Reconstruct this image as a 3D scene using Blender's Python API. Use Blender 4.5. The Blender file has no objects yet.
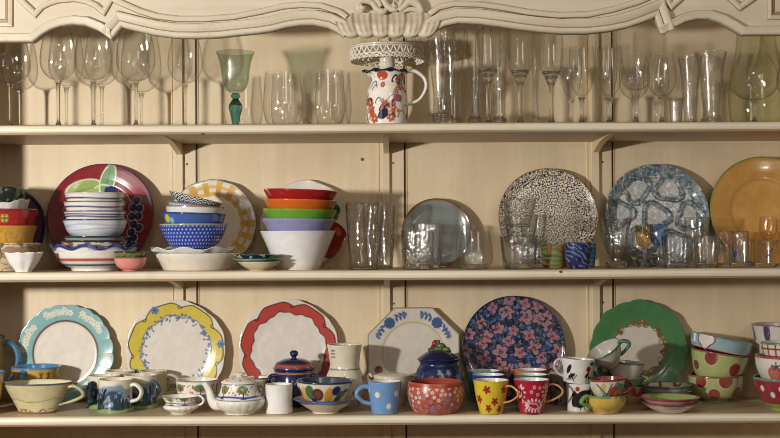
import bpy, math, random
import numpy as np
from mathutils import Vector

C = bpy.context.scene.collection
scene = bpy.context.scene
PI = math.pi
F, DC, ZC, ROLL = 1251.0, 3.477, 0.447, 0.0054     # focal length in px of a 780 px frame, camera distance, height, roll

# ------------------------------------------------------------------ camera, world, light
cam_d = bpy.data.cameras.new('camera'); cam = bpy.data.objects.new('camera', cam_d); C.objects.link(cam)
cam.location = (0, -DC, ZC); cam.rotation_euler = (PI/2, ROLL, 0)
cam_d.sensor_width = 36; cam_d.lens = F/780*36; cam_d.shift_y = 19/780
cam_d.clip_start = 0.05; cam_d.clip_end = 50
scene.camera = cam
w = bpy.data.worlds.new('room'); scene.world = w; w.use_nodes = True
wn = w.node_tree; bg = wn.nodes['Background']
tc = wn.nodes.new('ShaderNodeTexCoord'); sp = wn.nodes.new('ShaderNodeSeparateXYZ')
rp = wn.nodes.new('ShaderNodeValToRGB'); mr = wn.nodes.new('ShaderNodeMapRange')
mr.inputs[1].default_value = -1; mr.inputs[2].default_value = 1
wn.links.new(tc.outputs['Generated'], sp.inputs[0]); wn.links.new(sp.outputs['X'], mr.inputs[0])
mz = wn.nodes.new('ShaderNodeMapRange'); mz.inputs[1].default_value = -1; mz.inputs[2].default_value = .25; mz.inputs[3].default_value = .05; mz.inputs[4].default_value = 1.0
vs = wn.nodes.new('ShaderNodeVectorMath'); vs.operation = 'SCALE'
wn.links.new(sp.outputs['Z'], mz.inputs[0]); wn.links.new(mz.outputs[0], vs.inputs['Scale']); wn.links.new(rp.outputs[0], vs.inputs[0])
wn.links.new(mr.outputs[0], rp.inputs[0]); wn.links.new(vs.outputs[0], bg.inputs[0])
rp.color_ramp.elements[0].color = (1.0, 0.93, 0.82, 1); rp.color_ramp.elements[1].color = (0.70, 0.52, 0.34, 1)
bg.inputs[1].default_value = 0.20

def area(name, loc, target, size, power, col, shape='RECTANGLE', size_y=None):
    d = bpy.data.lights.new(name, 'AREA'); d.shape = shape; d.size = size
    if size_y: d.size_y = size_y
    d.energy = power; d.color = col
    o = bpy.data.objects.new(name, d); C.objects.link(o); o.location = loc
    o.rotation_euler = (Vector(target)-Vector(loc)).to_track_quat('-Z', 'Y').to_euler()
    return o
key = bpy.data.lights.new('low_sun_lamp', 'POINT'); key.energy = 250; key.shadow_soft_size = 0.075; key.color = (1.0, 0.965, 0.90)
ko = bpy.data.objects.new('low_sun_lamp', key); C.objects.link(ko); ko.location = (-1.92, -2.4, 0.56)
area('fill_light_right', (1.6, -4.6, 1.9), (0.2, 0, 0.4), 0.9, 14, (1.0, 0.84, 0.66), size_y=1.3)  # unseen warm fill, added to lift the right side of the wall
area('fill_light_left', (-2.6, -4.4, 1.5), (-0.2, 0, 0.4), 0.7, 6, (0.92, 0.95, 1.0), size_y=1.2)  # second unseen fill, added cooler from the left
area('fill_light_top', (0.1, -2.6, 2.3), (0, 0, 0.4), 0.35, 3.5, (1.0, 0.85, 0.65))  # overhead fill added out of view
for i_, (lx, ly, lz, pw) in enumerate(((.55, -3.9, 1.25, 2.6), (-.7, -4.2, 0.95, 2.6), (1.9, -3.2, .85, 2.2))):
    area('candle_bulb', (lx, ly, lz), (0, 0, .4), .05, pw, (1, .95, .9), shape='DISK')  # small unseen lamps added for sparkle on glass and glaze
scene.view_settings.view_transform = 'Standard'; scene.view_settings.look = 'None'
scene.view_settings.exposure = 0.07; scene.view_settings.gamma = 1.0
scene.cycles.transparent_max_bounces = 48; scene.cycles.max_bounces = 14; scene.cycles.transmission_bounces = 12
scene.cycles.glossy_bounces = 5; scene.cycles.sample_clamp_indirect = 4.0; scene.cycles.caustics_refractive = False
scene.cycles.caustics_reflective = False; scene.cycles.filter_width = 0.95

# ------------------------------------------------------------------ pixel <-> world
def S(Y): return F/(Y+DC)
def unroll(px, py):
    dx, dy = px-390, py-238
    return dx - ROLL*dy, dy + ROLL*dx
def wx(px, Y, py=238): return unroll(px, py)[0]/S(Y)
def wz(py, Y, px=390): return ZC - unroll(px, py)[1]/S(Y)
Z3, Z2, Z1 = 0.0, 0.3657, 0.7366
def place3(cx, pyb, rb):
    Yf = F*ZC/unroll(cx, pyb)[1] - DC
    return max(Yf, -0.325) + rb/S(Yf)

def lin(c):
    c = np.asarray(c, float)/255.0; c = c*.87+(c @ np.array([.3, .59, .11]))*.13
    return np.where(c <= 0.04045, c/12.92, ((c+0.055)/1.055)**2.4)

# ------------------------------------------------------------------ materials
MATS = {}
def new_mat(name):
    m = bpy.data.materials.new(name); m.use_nodes = True; nt = m.node_tree
    for n in list(nt.nodes): nt.nodes.remove(n)
    out = nt.nodes.new('ShaderNodeOutputMaterial'); MATS[name] = m
    return m, nt, out
def N(nt, t, **kw):
    n = nt.nodes.new(t)
    for k, v in kw.items():
        if k.startswith('_'): setattr(n, k[1:], v)
        else: n.inputs[k.replace('__', ' ')].default_value = v
    return n
def glaze(name, rough=0.16, coat=0.5, mott=0.11, bump=0.0, scale=45, spec=0.5):
    m, nt, out = new_mat(name)
    at = N(nt, 'ShaderNodeAttribute', _attribute_name='Col')
    tc = N(nt, 'ShaderNodeTexCoord'); no = N(nt, 'ShaderNodeTexNoise', Scale=scale, Detail=4.0)
    nt.links.new(tc.outputs['Object'], no.inputs['Vector'])
    mp = N(nt, 'ShaderNodeMapRange'); mp.inputs[1].default_value = .3; mp.inputs[2].default_value = .7
    mp.inputs[3].default_value = 1-mott; mp.inputs[4].default_value = 1.0
    nt.links.new(no.outputs['Fac'], mp.inputs[0])
    vm = N(nt, 'ShaderNodeVectorMath', _operation='SCALE')
    nt.links.new(at.outputs['Color'], vm.inputs[0]); nt.links.new(mp.outputs[0], vm.inputs['Scale'])
    b = N(nt, 'ShaderNodeBsdfPrincipled', Roughness=rough)
    b.inputs['Coat Weight'].default_value = coat; b.inputs['Coat Roughness'].default_value = 0.06
    b.inputs['Specular IOR Level'].default_value = spec
    nt.links.new(vm.outputs[0], b.inputs['Base Color'])
    n2 = N(nt, 'ShaderNodeTexNoise', Scale=18.0, Detail=2.0); nt.links.new(tc.outputs['Object'], n2.inputs['Vector'])
    bp = N(nt, 'ShaderNodeBump', Strength=0.25+bump, Distance=0.0009)
    nt.links.new(n2.outputs['Fac'], bp.inputs['Height'])
    nt.links.new(bp.outputs[0], b.inputs['Normal']); nt.links.new(bp.outputs[0], b.inputs['Coat Normal'])
    nt.links.new(b.outputs[0], out.inputs[0])
    return m
GLAZE = glaze('glazed_ceramic')
SATIN = glaze('satin_ceramic', rough=0.32, coat=0.2, mott=0.14)
MATTE = glaze('unglazed_ceramic', rough=0.55, coat=0.0, mott=0.15, bump=.3)
GOLD = glaze('gilded_ceramic', rough=0.22, coat=0.3, mott=0.2)

def wood(name, base, dark, rough=0.5, sx=2.0, sz=40.0, amt=0.35):
    m, nt, out = new_mat(name)
    tc = N(nt, 'ShaderNodeTexCoord'); mp = N(nt, 'ShaderNodeMapping'); mp.inputs['Scale'].default_value = (sx, 8, sz)
    nt.links.new(tc.outputs['Object'], mp.inputs[0])
    n1 = N(nt, 'ShaderNodeTexNoise', Scale=1.0, Detail=6.0, Roughness=0.6); nt.links.new(mp.outputs[0], n1.inputs['Vector'])
    n2 = N(nt, 'ShaderNodeTexNoise', Scale=5.0, Detail=4.0); nt.links.new(tc.outputs['Object'], n2.inputs['Vector'])
    ad = N(nt, 'ShaderNodeMath', _operation='MULTIPLY'); nt.links.new(n1.outputs['Fac'], ad.inputs[0]); nt.links.new(n2.outputs['Fac'], ad.inputs[1])
    rp = N(nt, 'ShaderNodeValToRGB'); e = rp.color_ramp.elements
    e[0].position = 0.10; e[1].position = 0.36
    b3 = lin(base); d3 = lin(dark)
    e[0].color = (*(b3*(1-amt)+d3*amt), 1); e[1].color = (*b3, 1)
    nt.links.new(ad.outputs[0], rp.inputs[0])
    n3 = N(nt, 'ShaderNodeTexNoise', Scale=9.0, Detail=5.0, Roughness=0.65); nt.links.new(tc.outputs['Object'], n3.inputs['Vector'])
    m3 = N(nt, 'ShaderNodeMapRange'); m3.inputs[1].default_value = .60; m3.inputs[2].default_value = .80; m3.inputs[3].default_value = 0; m3.inputs[4].default_value = .55
    nt.links.new(n3.outputs['Fac'], m3.inputs[0])
    wr = N(nt, 'ShaderNodeMixRGB'); wr.inputs[2].default_value = (*lin(dark), 1); nt.links.new(m3.outputs[0], wr.inputs[0]); nt.links.new(rp.outputs[0], wr.inputs[1])
    n4 = N(nt, 'ShaderNodeTexVoronoi', Scale=7.0); nt.links.new(tc.outputs['Object'], n4.inputs['Vector'])
    m4 = N(nt, 'ShaderNodeMath', _operation='LESS_THAN'); m4.inputs[1].default_value = .035; nt.links.new(n4.outputs['Distance'], m4.inputs[0])
    wc = N(nt, 'ShaderNodeMixRGB'); wc.inputs[2].default_value = (.16, .07, .05, 1); nt.links.new(m4.outputs[0], wc.inputs[0]); nt.links.new(wr.outputs[0], wc.inputs[1])
    at = N(nt, 'ShaderNodeAttribute', _attribute_name='Col')
    vm = N(nt, 'ShaderNodeVectorMath', _operation='MULTIPLY')
    nt.links.new(wc.outputs[0], vm.inputs[0]); nt.links.new(at.outputs['Color'], vm.inputs[1])
    b = N(nt, 'ShaderNodeBsdfPrincipled', Roughness=rough)
    nt.links.new(vm.outputs[0], b.inputs['Base Color'])
    bp = N(nt, 'ShaderNodeBump', Strength=0.12, Distance=0.002); nt.links.new(n1.outputs['Fac'], bp.inputs['Height'])
    nt.links.new(bp.outputs[0], b.inputs['Normal']); nt.links.new(b.outputs[0], out.inputs[0])
    return m
WOOD_P = wood('painted_pelmet_wood', (216, 203, 178), (176, 146, 104), 0.5, 2.0, 55)
WOOD_H = wood('painted_cream_wood', (232, 221, 196), (190, 160, 118), 0.42, 2.0, 55)
WOOD_V = wood('painted_cream_boards', (228, 206, 168), (190, 158, 114), 0.55, 26, 1.6, .4)

def thin_glass(name, tint=(0.99, 0.99, 0.985), edge=(0.62, 0.61, 0.58), refl=1.0, bump=0.0, bscale=60, gr=.03, pw=6.0):
    m, nt, out = new_mat(name)
    lw = N(nt, 'ShaderNodeLayerWeight'); lw.inputs['Blend'].default_value = 0.5
    p5 = N(nt, 'ShaderNodeMath', _operation='POWER'); p5.inputs[1].default_value = 5.0
    nt.links.new(lw.outputs['Facing'], p5.inputs[0])
    fr = N(nt, 'ShaderNodeMath', _operation='MULTIPLY_ADD', _use_clamp=True); fr.inputs[1].default_value = 0.55*refl; fr.inputs[2].default_value = 0.045*refl
    nt.links.new(p5.outputs[0], fr.inputs[0])
    p3 = N(nt, 'ShaderNodeMath', _operation='POWER'); p3.inputs[1].default_value = pw; nt.links.new(lw.outputs['Facing'], p3.inputs[0])
    mx = N(nt, 'ShaderNodeMixRGB'); mx.inputs[1].default_value = (*tint, 1); mx.inputs[2].default_value = (*edge, 1)
    nt.links.new(p3.outputs[0], mx.inputs[0])
    tr = N(nt, 'ShaderNodeBsdfTransparent'); nt.links.new(mx.outputs[0], tr.inputs[0])
    gl = N(nt, 'ShaderNodeBsdfGlossy', Roughness=gr)
    if bump:
        tc = N(nt, 'ShaderNodeTexCoord'); no = N(nt, 'ShaderNodeTexNoise', Scale=bscale, Detail=2.0); nt.links.new(tc.outputs['Object'], no.inputs['Vector'])
        bp = N(nt, 'ShaderNodeBump', Strength=bump, Distance=0.003); nt.links.new(no.outputs['Fac'], bp.inputs['Height'])
        nt.links.new(bp.outputs[0], gl.inputs['Normal']); nt.links.new(bp.outputs[0], lw.inputs['Normal'])
    ms = N(nt, 'ShaderNodeMixShader'); nt.links.new(fr.outputs[0], ms.inputs[0])
    nt.links.new(tr.outputs[0], ms.inputs[1]); nt.links.new(gl.outputs[0], ms.inputs[2]); nt.links.new(ms.outputs[0], out.inputs[0])
    return m
def solid_glass(name, col=(0.97, 0.97, 0.95), rough=0.02):
    m, nt, out = new_mat(name)
    b = N(nt, 'ShaderNodeBsdfPrincipled', Roughness=rough, IOR=1.48); b.inputs['Transmission Weight'].default_value = 1.0
    b.inputs['Base Color'].default_value = (*col, 1)
    no = N(nt, 'ShaderNodeTexNoise', Scale=90.0); bp = N(nt, 'ShaderNodeBump', Strength=0.08, Distance=0.001)
    nt.links.new(no.outputs['Fac'], bp.inputs['Height']); nt.links.new(bp.outputs[0], b.inputs['Normal'])
    nt.links.new(b.outputs[0], out.inputs[0]); return m
TG = thin_glass('clear_thin_glass')
TGC = thin_glass('clear_moulded_glass', (0.975, 0.975, 0.965), (0.45, 0.44, 0.42), 1.8, 0.4, 70, gr=.05, pw=4.5)
TGX = thin_glass('cut_crystal_glass', (0.985, 0.985, 0.98), (0.22, 0.21, 0.20), 2.6, 0.5, 140, gr=.09, pw=3.2)
SG = solid_glass('clear_solid_glass')
T_GREEN = thin_glass('sea_green_bubbled_glass', (0.83, 0.875, 0.84), (0.32, 0.42, 0.38), 1.2, 0.6, 120)
S_TEAL = solid_glass('teal_solid_glass', (0.14, 0.42, 0.40))
T_OLIVE = thin_glass('pale_olive_glass', (0.955, 0.965, 0.91), (0.50, 0.55, 0.40), 1.2)
T_AMBER = thin_glass('amber_tinted_glass', (0.97, 0.86, 0.70), (0.6, 0.35, 0.15), 1.2)
T_PEACH = thin_glass('peach_tinted_glass', (0.985, 0.94, 0.87), (0.6, 0.45, 0.30), 1.6, .4, 80, gr=.06)
T_BLUE = thin_glass('blue_tinted_glass', (0.78, 0.84, 0.98), (0.25, 0.35, 0.8), 1.2)
S_BLUE = solid_glass('cobalt_solid_glass', (0.05, 0.12, 0.75))

# ------------------------------------------------------------------ mesh makers
def mkobj(name, V, Q, mat, parent=None, col=None, smooth=True, loc=None):
    V = np.asarray(V, np.float32); Q = np.asarray(Q, np.int32)
    me = bpy.data.meshes.new(name)
    me.vertices.add(len(V)); me.vertices.foreach_set('co', V.ravel())
    k = Q.shape[1]
    me.loops.add(Q.size); me.loops.foreach_set('vertex_index', Q.ravel())
    me.polygons.add(len(Q)); me.polygons.foreach_set('loop_start', np.arange(0, Q.size, k, dtype=np.int32))
    me.polygons.foreach_set('loop_total', np.full(len(Q), k, np.int32))
    me.polygons.foreach_set('use_smooth', np.full(len(Q), smooth, bool))
    me.update(calc_edges=True); me.validate()
    a = me.color_attributes.new('Col', 'FLOAT_COLOR', 'POINT')
    cc = np.ones((len(V), 4), np.float32)
    if col is not None: cc[:, :3] = col
    a.data.foreach_set('color', cc.ravel())
    me.materials.append(mat)
    o = bpy.data.objects.new(name, me); C.objects.link(o)
    if parent is not None: o.parent = parent
    if loc is not None: o.location = loc
    return o
def thing(name, label, cat, loc, group=None, rot=None):
    o = bpy.data.objects.new(name, None); C.objects.link(o); o.location = loc; o.empty_display_size = .02
    if rot: o.rotation_euler = rot
    return tag(o, label, cat, group)
def tag(o, label, cat, group=None):
    o['label'] = label; o['category'] = cat
    if group: o['group'] = group
    return o

def resample(P, step):
    P = np.asarray(P, float); out = [P[0]]
    for a, b in zip(P[:-1], P[1:]):
        n = max(1, int(math.ceil(np.linalg.norm(b-a)/step)))
        for i in range(1, n+1): out.append(a+(b-a)*i/n)
    return np.array(out)
def chaikin(P, n=2, keep=True):
    P = [np.asarray(p, float) for p in P]
    for _ in range(n):
        Qn = [P[0]]
        for a, b in zip(P[:-1], P[1:]): Qn += [a*.75+b*.25, a*.25+b*.75]
        Qn.append(P[-1]); P = Qn
    return np.array(P)
def shell(outer, t, floor, smooth=2):
    """closed outline of an open vessel from its outer outline [(r,z)..] (foot to rim); -> profile, index of the rim"""
    o = chaikin(outer, smooth) if smooth else np.array(outer, float)
    zt = o[-1, 1]
    inner = [(max(r-t, 1e-4), z) for r, z in o if z > floor+t*.5]
    inner[-1] = (o[-1, 0]-t, zt)
    prof = [(1e-5, o[0, 1])] + [tuple(p) for p in o] + [(o[-1, 0]-t*.5, zt+t*.35)] + inner[::-1]
    prof += [(inner[0][0]*.82, floor+t*.15), (1e-5, floor)]
    return np.array(prof), len(o)+1
def lathe_arr(prof, seg, rmod=None, zmod=None):
    n = len(prof); th = np.arange(seg)/seg*2*PI
    R = np.repeat(prof[:, 0][:, None], seg, 1); Zz = np.repeat(prof[:, 1][:, None], seg, 1); T = np.repeat(th[None, :], n, 0)
    T = np.where(T > PI, T-2*PI, T)
    if zmod is not None: Zz = Zz + zmod(T, R, Zz)
    if rmod is not None: R = R*rmod(T, R, Zz)
    V = np.stack([R*np.sin(T), -R*np.cos(T), Zz], -1).reshape(-1, 3)
    i = np.arange(n-1)[:, None]; j = np.arange(seg)[None, :]; j2 = (j+1) % seg
    Q = np.stack([i*seg+j, i*seg+j2, (i+1)*seg+j2, (i+1)*seg+j], -1).reshape(-1, 4)
    return V, Q, T.ravel(), R.ravel(), Zz.ravel()

class Paint:
    """colour field on a surface; u, v in px of the photograph at that object's distance"""
    def __init__(s, u, v, base, inside=None):
        s.u, s.v, s.inside = u, v, inside
        s.c = np.tile(lin(base), (len(u), 1)); s.m = None
    def mask(s, m): s.m = m; return s
    def put(s, w, col):
        w = np.clip(w, 0, 1)
        if s.m is not None: w = w*s.m
        s.c = s.c*(1-w[:, None])+lin(col)*w[:, None]
    def soft(s, d, e=.35): return np.clip(.5-d/(2*e), 0, 1)
    def disc(s, x, y, r, col, rx=1.0, ang=0.0):
        dx, dy = s.u-x, s.v-y; ca, sa = math.cos(ang), math.sin(ang)
        a, b = (dx*ca+dy*sa)/rx, -dx*sa+dy*ca
        s.put(s.soft(np.sqrt(a*a+b*b)-r), col)
    def ringd(s, x, y, r, wd, col): s.put(s.soft(np.abs(np.hypot(s.u-x, s.v-y)-r)-wd/2), col)
    def line(s, pts, wd, col):
        d = np.full(len(s.u), 1e9)
        for (x0, y0), (x1, y1) in zip(pts[:-1], pts[1:]):
            vx, vy = x1-x0, y1-y0; L = vx*vx+vy*vy+1e-9
            t = np.clip(((s.u-x0)*vx+(s.v-y0)*vy)/L, 0, 1)
            d = np.minimum(d, np.hypot(s.u-x0-t*vx, s.v-y0-t*vy))
        s.put(s.soft(d-wd/2), col)
    def band(s, v0, v1, col, wob=0, per=9): 
        c, h = (v0+v1)/2, abs(v1-v0)/2
        s.put(s.soft(np.abs(s.v-c+wob*np.sin(s.u/per))-h), col)
    def flower(s, x, y, r, col, cen=None, n=5, a0=0.0, pr=None):
        pr = pr or r*.5
        for k in range(n):
            a = a0+2*PI*k/n; s.disc(x+r*.58*math.cos(a), y+r*.58*math.sin(a), pr*.72, col, rx=1.35, ang=a)
        if cen is not None: s.disc(x, y, r*.24, cen)
    def poly(s, pts, col):
        ins = np.zeros(len(s.u), bool); n = len(pts)
        for k in range(n):
            x0, y0 = pts[k]; x1, y1 = pts[(k+1) % n]
            if y0 == y1: continue
            c = ((y0 > s.v) != (y1 > s.v)) & (s.u < (x1-x0)*(s.v-y0)/(y1-y0)+x0); ins ^= c
        s.put(ins.astype(float), col)
    def blotch(s, f, th, col, seed=0, amt=1.0): s.put((vn(s.u*f, s.v*f, seed) > th)*amt, col)
def vn(x, y, seed=0):
    def h(i, j):
        n = np.sin(i*127.1+j*311.7+seed*74.7)*43758.5453; return n-np.floor(n)
    i, j = np.floor(x), np.floor(y); a, b = x-i, y-j; a = a*a*(3-2*a); b = b*b*(3-2*b)
    return (h(i, j)*(1-a)+h(i+1, j)*a)*(1-b)+(h(i, j+1)*(1-a)+h(i+1, j+1)*a)*b

def vessel_mesh(name, s, prof_px, t, floor_px, mat, parent=None, base=(235, 230, 220), paint=None, seg=None, rmod=None, zmod=None,
                smooth=2, inner=None, fine=1.0, rref=None):
    """open vessel; prof_px [(r,h)] in px"""
    outer = [(r/s, h/s) for r, h in prof_px]
    prof, ri = shell(outer, t, floor_px/s, smooth)
    step = (1.1 if paint else 5.0)/s/fine
    cnt = np.cumsum([0]+[max(1, int(math.ceil(np.linalg.norm(b-a)/step))) for a, b in zip(prof[:-1], prof[1:])])
    rim = cnt[ri]; prof = resample(prof, step)
    if not seg:
        rm = max(r for r, h in prof_px); seg = int(min(420, max(64, 2*PI*rm/.9*fine))) if paint else 72
    V, Q, T, R, Z = lathe_arr(prof, seg, rmod, zmod)
    ins = np.repeat(np.arange(len(prof)) > rim, seg)
    rr = rref or max(r for r, h in prof_px)
    pt = Paint(T*rr, np.repeat(prof[:, 1], seg)*s, base, ins)
    if inner is not None: pt.mask(ins.astype(float)); pt.put(np.ones(len(T)), inner); pt.mask(None)
    if paint:
        pt.mask((~ins).astype(float)); paint(pt)
    return mkobj(name, V, Q, mat, parent, pt.c)

def tube(name, pts, radii, mat, parent=None, n=12, color=(240, 235, 225), flat=1.0, step=None, paint=None, squash_axis=None):
    P = np.array([np.asarray(p, float) for p in pts]); m = len(P)
    rad = np.array(radii if hasattr(radii, '__len__') else [radii]*m, float)
    # catmull-rom
    out, ro = [], []
    for k in range(m-1):
        p0, p1, p2, p3 = P[max(k-1, 0)], P[k], P[k+1], P[min(k+2, m-1)]
        for i in range(8):
            t = i/8; t2, t3 = t*t, t*t*t
            out.append(.5*((2*p1)+(-p0+p2)*t+(2*p0-5*p1+4*p2-p3)*t2+(-p0+3*p1-3*p2+p3)*t3)); ro.append(rad[k]*(1-t)+rad[k+1]*t)
    out.append(P[-1]); ro.append(rad[-1]); out = np.array(out); ro = np.array(ro)
    tg = np.gradient(out, axis=0); tg /= np.linalg.norm(tg, axis=1)[:, None]+1e-12
    up = np.array(squash_axis if squash_axis is not None else (0, 0, 1.0), float)
    if squash_axis is None and abs(tg[0] @ up) > .9: up = np.array((0, 1.0, 0))
    u = up-tg[0]*(up@tg[0]); u /= np.linalg.norm(u); V = []
    th = np.arange(n)/n*2*PI
    out = np.vstack([out[:1], out, out[-1:]]); tg = np.vstack([tg[:1], tg, tg[-1:]]); ro = np.concatenate([[1e-5], ro, [1e-5]])
    for p, d, r in zip(out, tg, ro):
        u = u-d*(u@d); u /= np.linalg.norm(u)+1e-12; v = np.cross(d, u)
        V.append(p+r*(flat*np.cos(th)[:, None]*u+np.sin(th)[:, None]*v))
    V = np.array(V).reshape(-1, 3); k = len(out)
    i = np.arange(k-1)[:, None]; j = np.arange(n)[None, :]; j2 = (j+1) % n
    Q = np.stack([i*n+j, i*n+j2, (i+1)*n+j2, (i+1)*n+j], -1).reshape(-1, 4)
    col = np.tile(lin(color), (len(V), 1))
    if paint is not None: col = paint(V, col)
    if name is None: return V, Q, col
    return mkobj(name, V, Q, mat, parent, col)
def merge(parts):
    Vs, Qs, Cs, o = [], [], [], 0
    for V, Q, c in parts: Vs.append(V); Qs.append(np.asarray(Q)+o); Cs.append(c); o += len(V)
    return np.vstack(Vs), np.vstack(Qs), np.vstack(Cs)
def boxarr(x0, x1, y0, y1, z0, z1, color=(255, 255, 255)):
    V = np.array([(x, y, z) for z in (z0, z1) for y in (y0, y1) for x in (x0, x1)], float)
    Q = np.array([(0, 2, 3, 1), (4, 5, 7, 6), (0, 1, 5, 4), (2, 6, 7, 3), (0, 4, 6, 2), (1, 3, 7, 5)])
    return V, Q, np.tile(lin(color), (8, 1))
def box(name, b, mat, parent=None, bevel=.0015, color=(255, 255, 255)):
    V, Q, c = boxarr(*b, color)
    o = mkobj(name, V, Q, mat, parent, c, smooth=False)
    if bevel:
        md = o.modifiers.new('bevel', 'BEVEL'); md.width = bevel; md.segments = 2
    return o
def solid_lathe(name, pts, mat, parent=None, seg=48, color=(255, 255, 255), rmod=None, smooth=0, zmod=None):
    P = chaikin(pts, smooth) if smooth else np.array(pts, float)
    P = np.vstack([(1e-5, P[0, 1]), P, (1e-5, P[-1, 1])])
    V, Q, T, R, Z = lathe_arr(P, seg, rmod, zmod)
    return mkobj(name, V, Q, mat, parent, np.tile(lin(color), (len(V), 1)))

# ------------------------------------------------------------------ handles
def handle(parent, s, ang, r0, z0, r1, z1, out, wd, mat, color, dy=0, name='handle', flat=1.5, drop=0, paint=None):
    """from (r0,z0) on top to (r1,z1) below (px), bulging by `out` px; ang = direction round the axis, 0 = to the right"""
    pts = [(r0-1.5, z0), (r0+out*.45, z0+1.2), (r0+out*.95, z0*.82+z1*.18), (max(r0, r1)+out, (z0+z1)/2+drop), (r1+out*.62, z1*.86+z0*.14), (r1-1.5, z1)]
    ca, sa = math.cos(ang), math.sin(ang)
    P = [(r/s*ca, r/s*sa, z/s) for r, z in pts]
    return tube(name, P, [wd*1.15/s, wd/s, wd/s, wd/s, wd*.9/s, wd/s], mat, parent, color=color, flat=flat, squash_axis=(-sa, ca, 0), paint=paint)
# ================================================================== THE CABINET
cab = thing('china_cabinet', 'cream painted open wooden dresser with carved scalloped pelmet and three shelves', 'cabinet', (0, 0, -1.0))
def cpart(name, V, Q, c, mat=WOOD_H, smooth=True):
    V = np.array(V, float); V[:, 2] += 1.0
    return mkobj(name, V, Q, mat, cab, c, smooth=smooth)
def cbox(name, b, mat=WOOD_H, bevel=.0015, color=(255, 255, 255)):
    x0, x1, y0, y1, z0, z1 = b
    return box(name, (x0, x1, y0, y1, z0+1, z1+1), mat, cab, bevel, color)
FR = -0.327
XL, XR = -1.132, 1.16
cbox('back_panel', (XL-.02, XR+.02, 0.0, 0.02, -0.99, 1.30), WOOD_V, 0)
cbox('side_panel', (XL-.025, XL, FR+.01, -0.0005, -0.99, 1.28), WOOD_V)
cbox('side_panel', (XR, XR+.025, FR+.01, -0.0005, -0.99, 1.28), WOOD_V)
# shelves with a rounded nosing
def shelf(z):
    th = .0255; yb = -.0006
    pr = [(yb, z), (FR+.012, z), (FR+.005, z-.0025), (FR+.0015, z-.006), (FR, z-.011), (FR+.001, z-.016), (FR+.003, z-.0195),
          (FR+.007, z-.0205), (FR+.008, z-.0215), (FR+.009, z-.0245), (FR+.012, z-th), (yb, z-th)]
    n = 60; xs = np.linspace(XL+.0005, XR-.0005, n); V = []
    for x in xs:
        for (y, zz) in pr: V.append((x, y, zz+.0011*math.sin(x*5.1+z*9)*(1 if y < -.1 else 0)*.5))
    m = len(pr); i = np.arange(n-1)[:, None]; j = np.arange(m)[None, :]; j2 = (j+1) % m
    Q = np.stack([i*m+j, i*m+j2, (i+1)*m+j2, (i+1)*m+j], -1).reshape(-1, 4)
    V = np.array(V)
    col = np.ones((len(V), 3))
    # brown antiquing line under the nosing, and a browner underside
    for k in (0, 1): col[k::m] = (.74, .66, .56)  # worn tops, with shade also put into their browner colour
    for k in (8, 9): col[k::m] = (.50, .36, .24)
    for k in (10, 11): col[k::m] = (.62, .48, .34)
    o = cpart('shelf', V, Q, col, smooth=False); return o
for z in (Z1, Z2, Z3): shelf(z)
cbox('counter', (XL+.0005, XR-.0005, FR, -.0006, -.40, -.372), color=(150, 110, 74))
# divider stiles, posts, grooves, brackets; px positions on the back wall
for (a, p0, p1, g) in ((172, 176.5, 184, 197.5), (378, 382.5, 390, 405.5), (586, 591, 599, 613)):
    X = lambda px: (px-390)/S(0)
    for zt, zb in ((1.28, Z1), (Z1-.0256, Z2), (Z2-.0256, Z3), (Z3-.0256, -.372)):
        cbox('stile', (X(a), X(g-1.2), -.004, -.0001, zb+.0002, zt-.0002), WOOD_V, .001)
        cbox('bead', (X(g+.6), X(g+1.8), -.002, -.0001, zb+.0002, zt-.0002), WOOD_V, 0, (236, 226, 210))
        cbox('groove', (X(g-1.15), X(g+.55), -.0012, -.0001, zb+.0002, zt-.0002), WOOD_V, 0, (64, 42, 28))
        cbox('post', (X(p0), X(p1), -.014, -.0042, zb+.0002, zt-.0002), WOOD_V, .0015)
        cbox('moulding', (X(p0-4.5), X(p0-3), -.006, -.0042, zb+.0002, zt-.0002), WOOD_V, .0006)
    for zt in (Z1-.0256, Z2-.0256, Z3-.0256):
        # curved gusset from the post forward under the shelf
        m = 14; pr = [(-.0142, zt-.0003), (-.0142, zt-.030)]
        for k in range(m+1):
            t = k/m; pr.append((-.030-.25*t, zt-.0012-.026*(1-t)**2.2))
        pr.append((-.285, zt-.0003))
        x0, x1 = X(p0+1.5), X(p1-.5); L = len(pr); V = []
        for x in (x0, x1):
            for (y, zz) in pr: V.append((x, y, zz))
        c = 2*L; V += [(x0, -.05, zt-.0004), (x1, -.05, zt-.0004)]
        Q = [(k, (k+1) % L, L+(k+1) % L, L+k) for k in range(L)]
        Q += [(c, (k+1) % L, k, k) for k in range(0)]
        me = bpy.data.meshes.new('bracket')
        me.from_pydata([(x, y, z+1) for x, y, z in V[:c]], [], Q+[tuple(range(L))[::-1], tuple(range(L, 2*L))])
        a_ = me.color_attributes.new('Col', 'FLOAT_COLOR', 'POINT'); a_.data.foreach_set('color', np.ones(4*c, np.float32))
        me.materials.append(WOOD_V); o = bpy.data.objects.new('bracket', me); C.objects.link(o); o.parent = cab
    for (zz, dx) in ((.672, a+6.5), (.247, a+6.5), (.655, p1+3.6), (.265, p1+3.4)):
        V, Q, T, R, Z = lathe_arr(np.array([(1e-5, .0012), (.0028, .0008), (.003, 0)]), 14)
        V = np.stack([V[:, 0]+X(dx), -V[:, 2]-.0041, V[:, 1]+zz], -1)
        cpart('screw', V, Q, np.tile(lin((120, 105, 95)), (len(V), 1)))
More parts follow.
